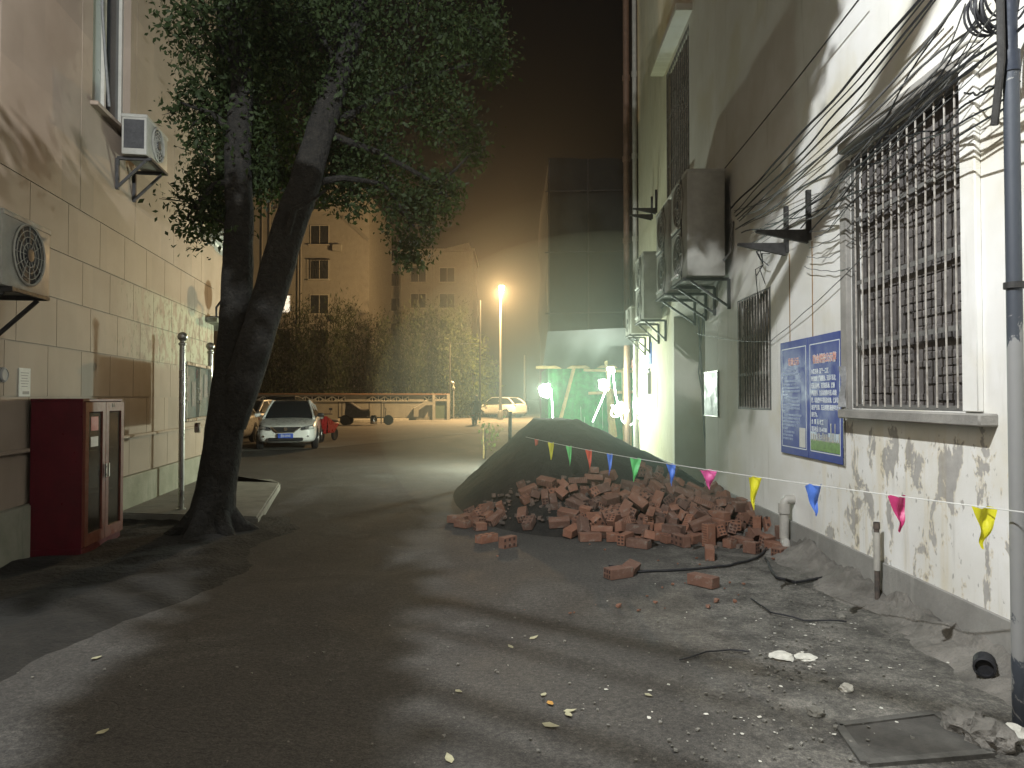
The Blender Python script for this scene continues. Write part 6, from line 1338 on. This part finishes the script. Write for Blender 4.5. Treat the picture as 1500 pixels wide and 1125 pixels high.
for x in (.02, 1.1, 2.3): MB().tube([(x, -.08, 0), (x, -.08, HN - .05)], .02, 8).build('upright', M['dark_metal'], t)
for z in (3.9, 5.6, 7.3): MB().tube([(-.1, -.1, z), (xr - xl + .2, -.1, z + .05)], .02, 8).build('ledger', M['dark_metal'], t)
def bpole(a, b, r, lab, ya=YN - .2, yb=None):
    p, q = at(*a, ya), at(*b, yb or ya); k = 14; mb = MB()
    t = thing('bamboo_pole', lab, 'pole', tuple(p)); pts = [(q - p) * (i / k) for i in range(k + 1)]
    mb.tube(pts, [r * (1.12 if i % 2 else .96) for i in range(k + 1)], 9); mb.build('cane', M['wood'], t)
bpole((818, 626), (841, 538), .045, 'slanting yellow bamboo pole leaning on green netting left of the lamps')
bpole((916, 680), (913, 538), .05, 'upright bamboo pole nearest the lamps at right end of netting', YN - .3)
bpole((924, 680), (919, 488), .045, 'tall upright bamboo pole passing the tarpaulin edge by rainpipe', YN - .5)
bpole((902, 640), (884, 502), .04, 'bamboo pole leaning up in front of tarpaulin above hanging lamps', YN - .5)
bpole((898, 660), (893, 570), .09, 'thick pale plank standing among the hanging lamps', YN - .35)
bpole((862, 576), (931, 574), .035, 'lower horizontal bamboo rail across the green netting', YN - .25)
bpole((855, 542), (926, 544), .035, 'upper horizontal bamboo rail under the tarpaulin edge', YN - .4)
bpole((785, 538), (927, 537), .04, 'long dark rail along bottom edge of the tarpaulin', YN - .3)
p = at(930, 500, 18.2); t = thing('hanging_cloth', 'faded pink cloth hanging beside rainpipe above the lamps', 'cloth', tuple(p))
MB().grid(lambda u, v: (.16 * (u - .5) * (1 - .3 * v) + .03 * sin(v * 6), .04 * sin(u * 9 + v * 3), -.75 * v), 8, 16).build('cloth', mat('pink_cloth', (.5, .2, .16), .9), t)
# LED rope lights
LEDM = emit('led_rope', (.88, 1.0, .93), 9)
LEDB = emit('led_rope_coil', (.88, 1.0, .93), 20)
def led(name, lab, pts, r, coils, Y):
    P = [at(a, b, Y + (c if c else 0)) for a, b, c in pts]; t = thing('rope_light', lab, 'rope light', tuple(P[0])); o = P[0]
    fine = []
    for i in range(len(P) - 1):
        for k in range(5): fine.append(P[i].lerp(P[i + 1], k / 5) - o)
    fine.append(P[-1] - o); MB().tube(fine, r, 7).build('rope', LEDM, t)
    for (a, b, c, rr, pw) in coils:
        q = at(a, b, Y + c) - o; mb = MB()
        for k in range(11):
            r2 = rr * random.uniform(.45, 1.25); E_ = Euler((random.uniform(-.9, .9), random.uniform(-.9, .9), random.uniform(0, 6.28))).to_matrix(); dq = V((random.gauss(0, rr * .3), random.gauss(0, rr * .2), random.gauss(0, rr * .35)))
            mb.tube([q + dq + E_ @ V((r2 * .8 * cos(j * pi / 8), 0, r2 * 1.15 * sin(j * pi / 8))) for j in range(17)], r, 6, False)
        mb.build('coil', LEDB, t)
        if pw > 0: point('rope_light_glow', tuple(o + q + V((0, -.16, .02))), pw, (.86, 1.0, .86), .06)
led('a', 'bright rope light coiled at left edge of green netting, hanging down to the heap', [(795, 573, 0), (803, 567, 0), (807, 574, 0), (809, 590, 0), (810, 616, 0)], .016, [(800, 572, 0, .1, 500)], 15.6)
led('b', 'bright rope light draped in a zigzag over bamboo poles at right of netting', [(868, 618, 0), (880, 590, 0), (891, 563, 0), (893, 545, 0), (895, 541, 0), (898, 548, 0), (902, 579, 0), (908, 601, 0), (911, 616, 0), (916, 621, 0), (923, 623, 0), (931, 618, 0), (937, 608, 0), (944, 596, -.3)], .016, [(895, 542, 0, .06, 20), (885, 564, 0, .1, 480), (907, 600, 0, .12, 150), (943, 594, -.4, .12, 18)], 17.2)

# added one-sided lamp beside the left coil, aimed to brighten yard and left wall
al = bpy.data.lights.new('yard_fill_light', 'AREA'); al.shape = 'DISK'; al.size = .3; al.energy = 1250; al.color = (.9, 1.0, .84)
ao = bpy.data.objects.new('yard_fill_light', al); COL.objects.link(ao); ao.location = at(797, 572, 15.55)
ao.rotation_euler = V((-.9, .36, -.06)).to_track_quat('-Z', 'Y').to_euler()

# ================================================================ night air, sky, camera
hz, nt, b = newmat('night_haze'); nt.nodes.remove(b)
pv_ = N(nt, 'ShaderNodeVolumePrincipled'); pv_.inputs['Density'].default_value = HAZE; pv_.inputs['Anisotropy'].default_value = .82; pv_.inputs['Color'].default_value = (.92, .93, .9, 1)
nt.links.new(pv_.outputs[0], [q for q in nt.nodes if q.type == 'OUTPUT_MATERIAL'][0].inputs['Volume'])
o = MB().box((-5, 45, 10.8), (150, 140, 24)).build('haze', hz, None, smooth=False, kind='stuff')
# added haze ellipsoids standing in for the veiling glow around the lamps
for (c, r_, dn, an) in (((1.4, 14.2, 1.7), (4.2, 6.0, 3.6), .003, .4), ((1.3, 9.9, 1.5), (3.2, 3.1, 2.3), .024, .62)):
    hz2, nt, b = newmat('glow_veil'); nt.nodes.remove(b); pv2 = N(nt, 'ShaderNodeVolumePrincipled'); pv2.inputs['Density'].default_value = dn; pv2.inputs['Anisotropy'].default_value = an; pv2.inputs['Color'].default_value = (.84, 1.0, .86, 1)
    nt.links.new(pv2.outputs[0], [q for q in nt.nodes if q.type == 'OUTPUT_MATERIAL'][0].inputs['Volume'])
    mb = MB(); bmesh.ops.create_icosphere(mb.bm, subdivisions=4, radius=1)
    for v in mb.bm.verts: v.co = V((c[0] + v.co.x * r_[0], c[1] + v.co.y * r_[1], c[2] + v.co.z * r_[2]))
    mb.build('haze', hz2, None, kind='stuff')
w = bpy.data.worlds.new('World'); C.world = w; w.use_nodes = True
bg = w.node_tree.nodes['Background']
sky = w.node_tree.nodes.new('ShaderNodeTexSky'); sky.sky_type = 'NISHITA'; sky.sun_disc = False; sky.sun_elevation = R(-4); sky.sun_rotation = R(200)
mxn = w.node_tree.nodes.new('ShaderNodeMix'); mxn.data_type = 'RGBA'; mxn.blend_type = 'ADD'; mxn.inputs['Factor'].default_value = 1
w.node_tree.links.new(sky.outputs[0], mxn.inputs['A']); mxn.inputs['B'].default_value = (.03, .026, .022, 1)
w.node_tree.links.new(mxn.outputs['Result'], bg.inputs['Color']); bg.inputs['Strength'].default_value = .05
cd = bpy.data.cameras.new('camera'); co_ = bpy.data.objects.new('camera', cd); COL.objects.link(co_)
cd.sensor_width = 36; cd.lens = 36 * F / 1500; cd.clip_end = 3000; cd.clip_start = .05
co_.location = CAM; co_.rotation_euler = (pi / 2 + PITCH, 0, 0); C.camera = co_
vs_ = C.view_settings; vs_.view_transform = 'Standard'; vs_.look = 'None'; vs_.exposure = -0.22; vs_.gamma = 1; vs_.use_curve_mapping = False
cy = C.cycles; cy.use_denoising = True; cy.max_bounces = 5; cy.diffuse_bounces = 2; cy.glossy_bounces = 3; cy.transparent_max_bounces = 12; cy.volume_bounces = 0; cy.sample_clamp_indirect = 4; cy.sample_clamp_direct = 0
cy.use_light_tree = True
try: cy.denoiser = 'OPENIMAGEDENOISE'; cy.denoising_prefilter = 'ACCURATE'
except Exception: pass
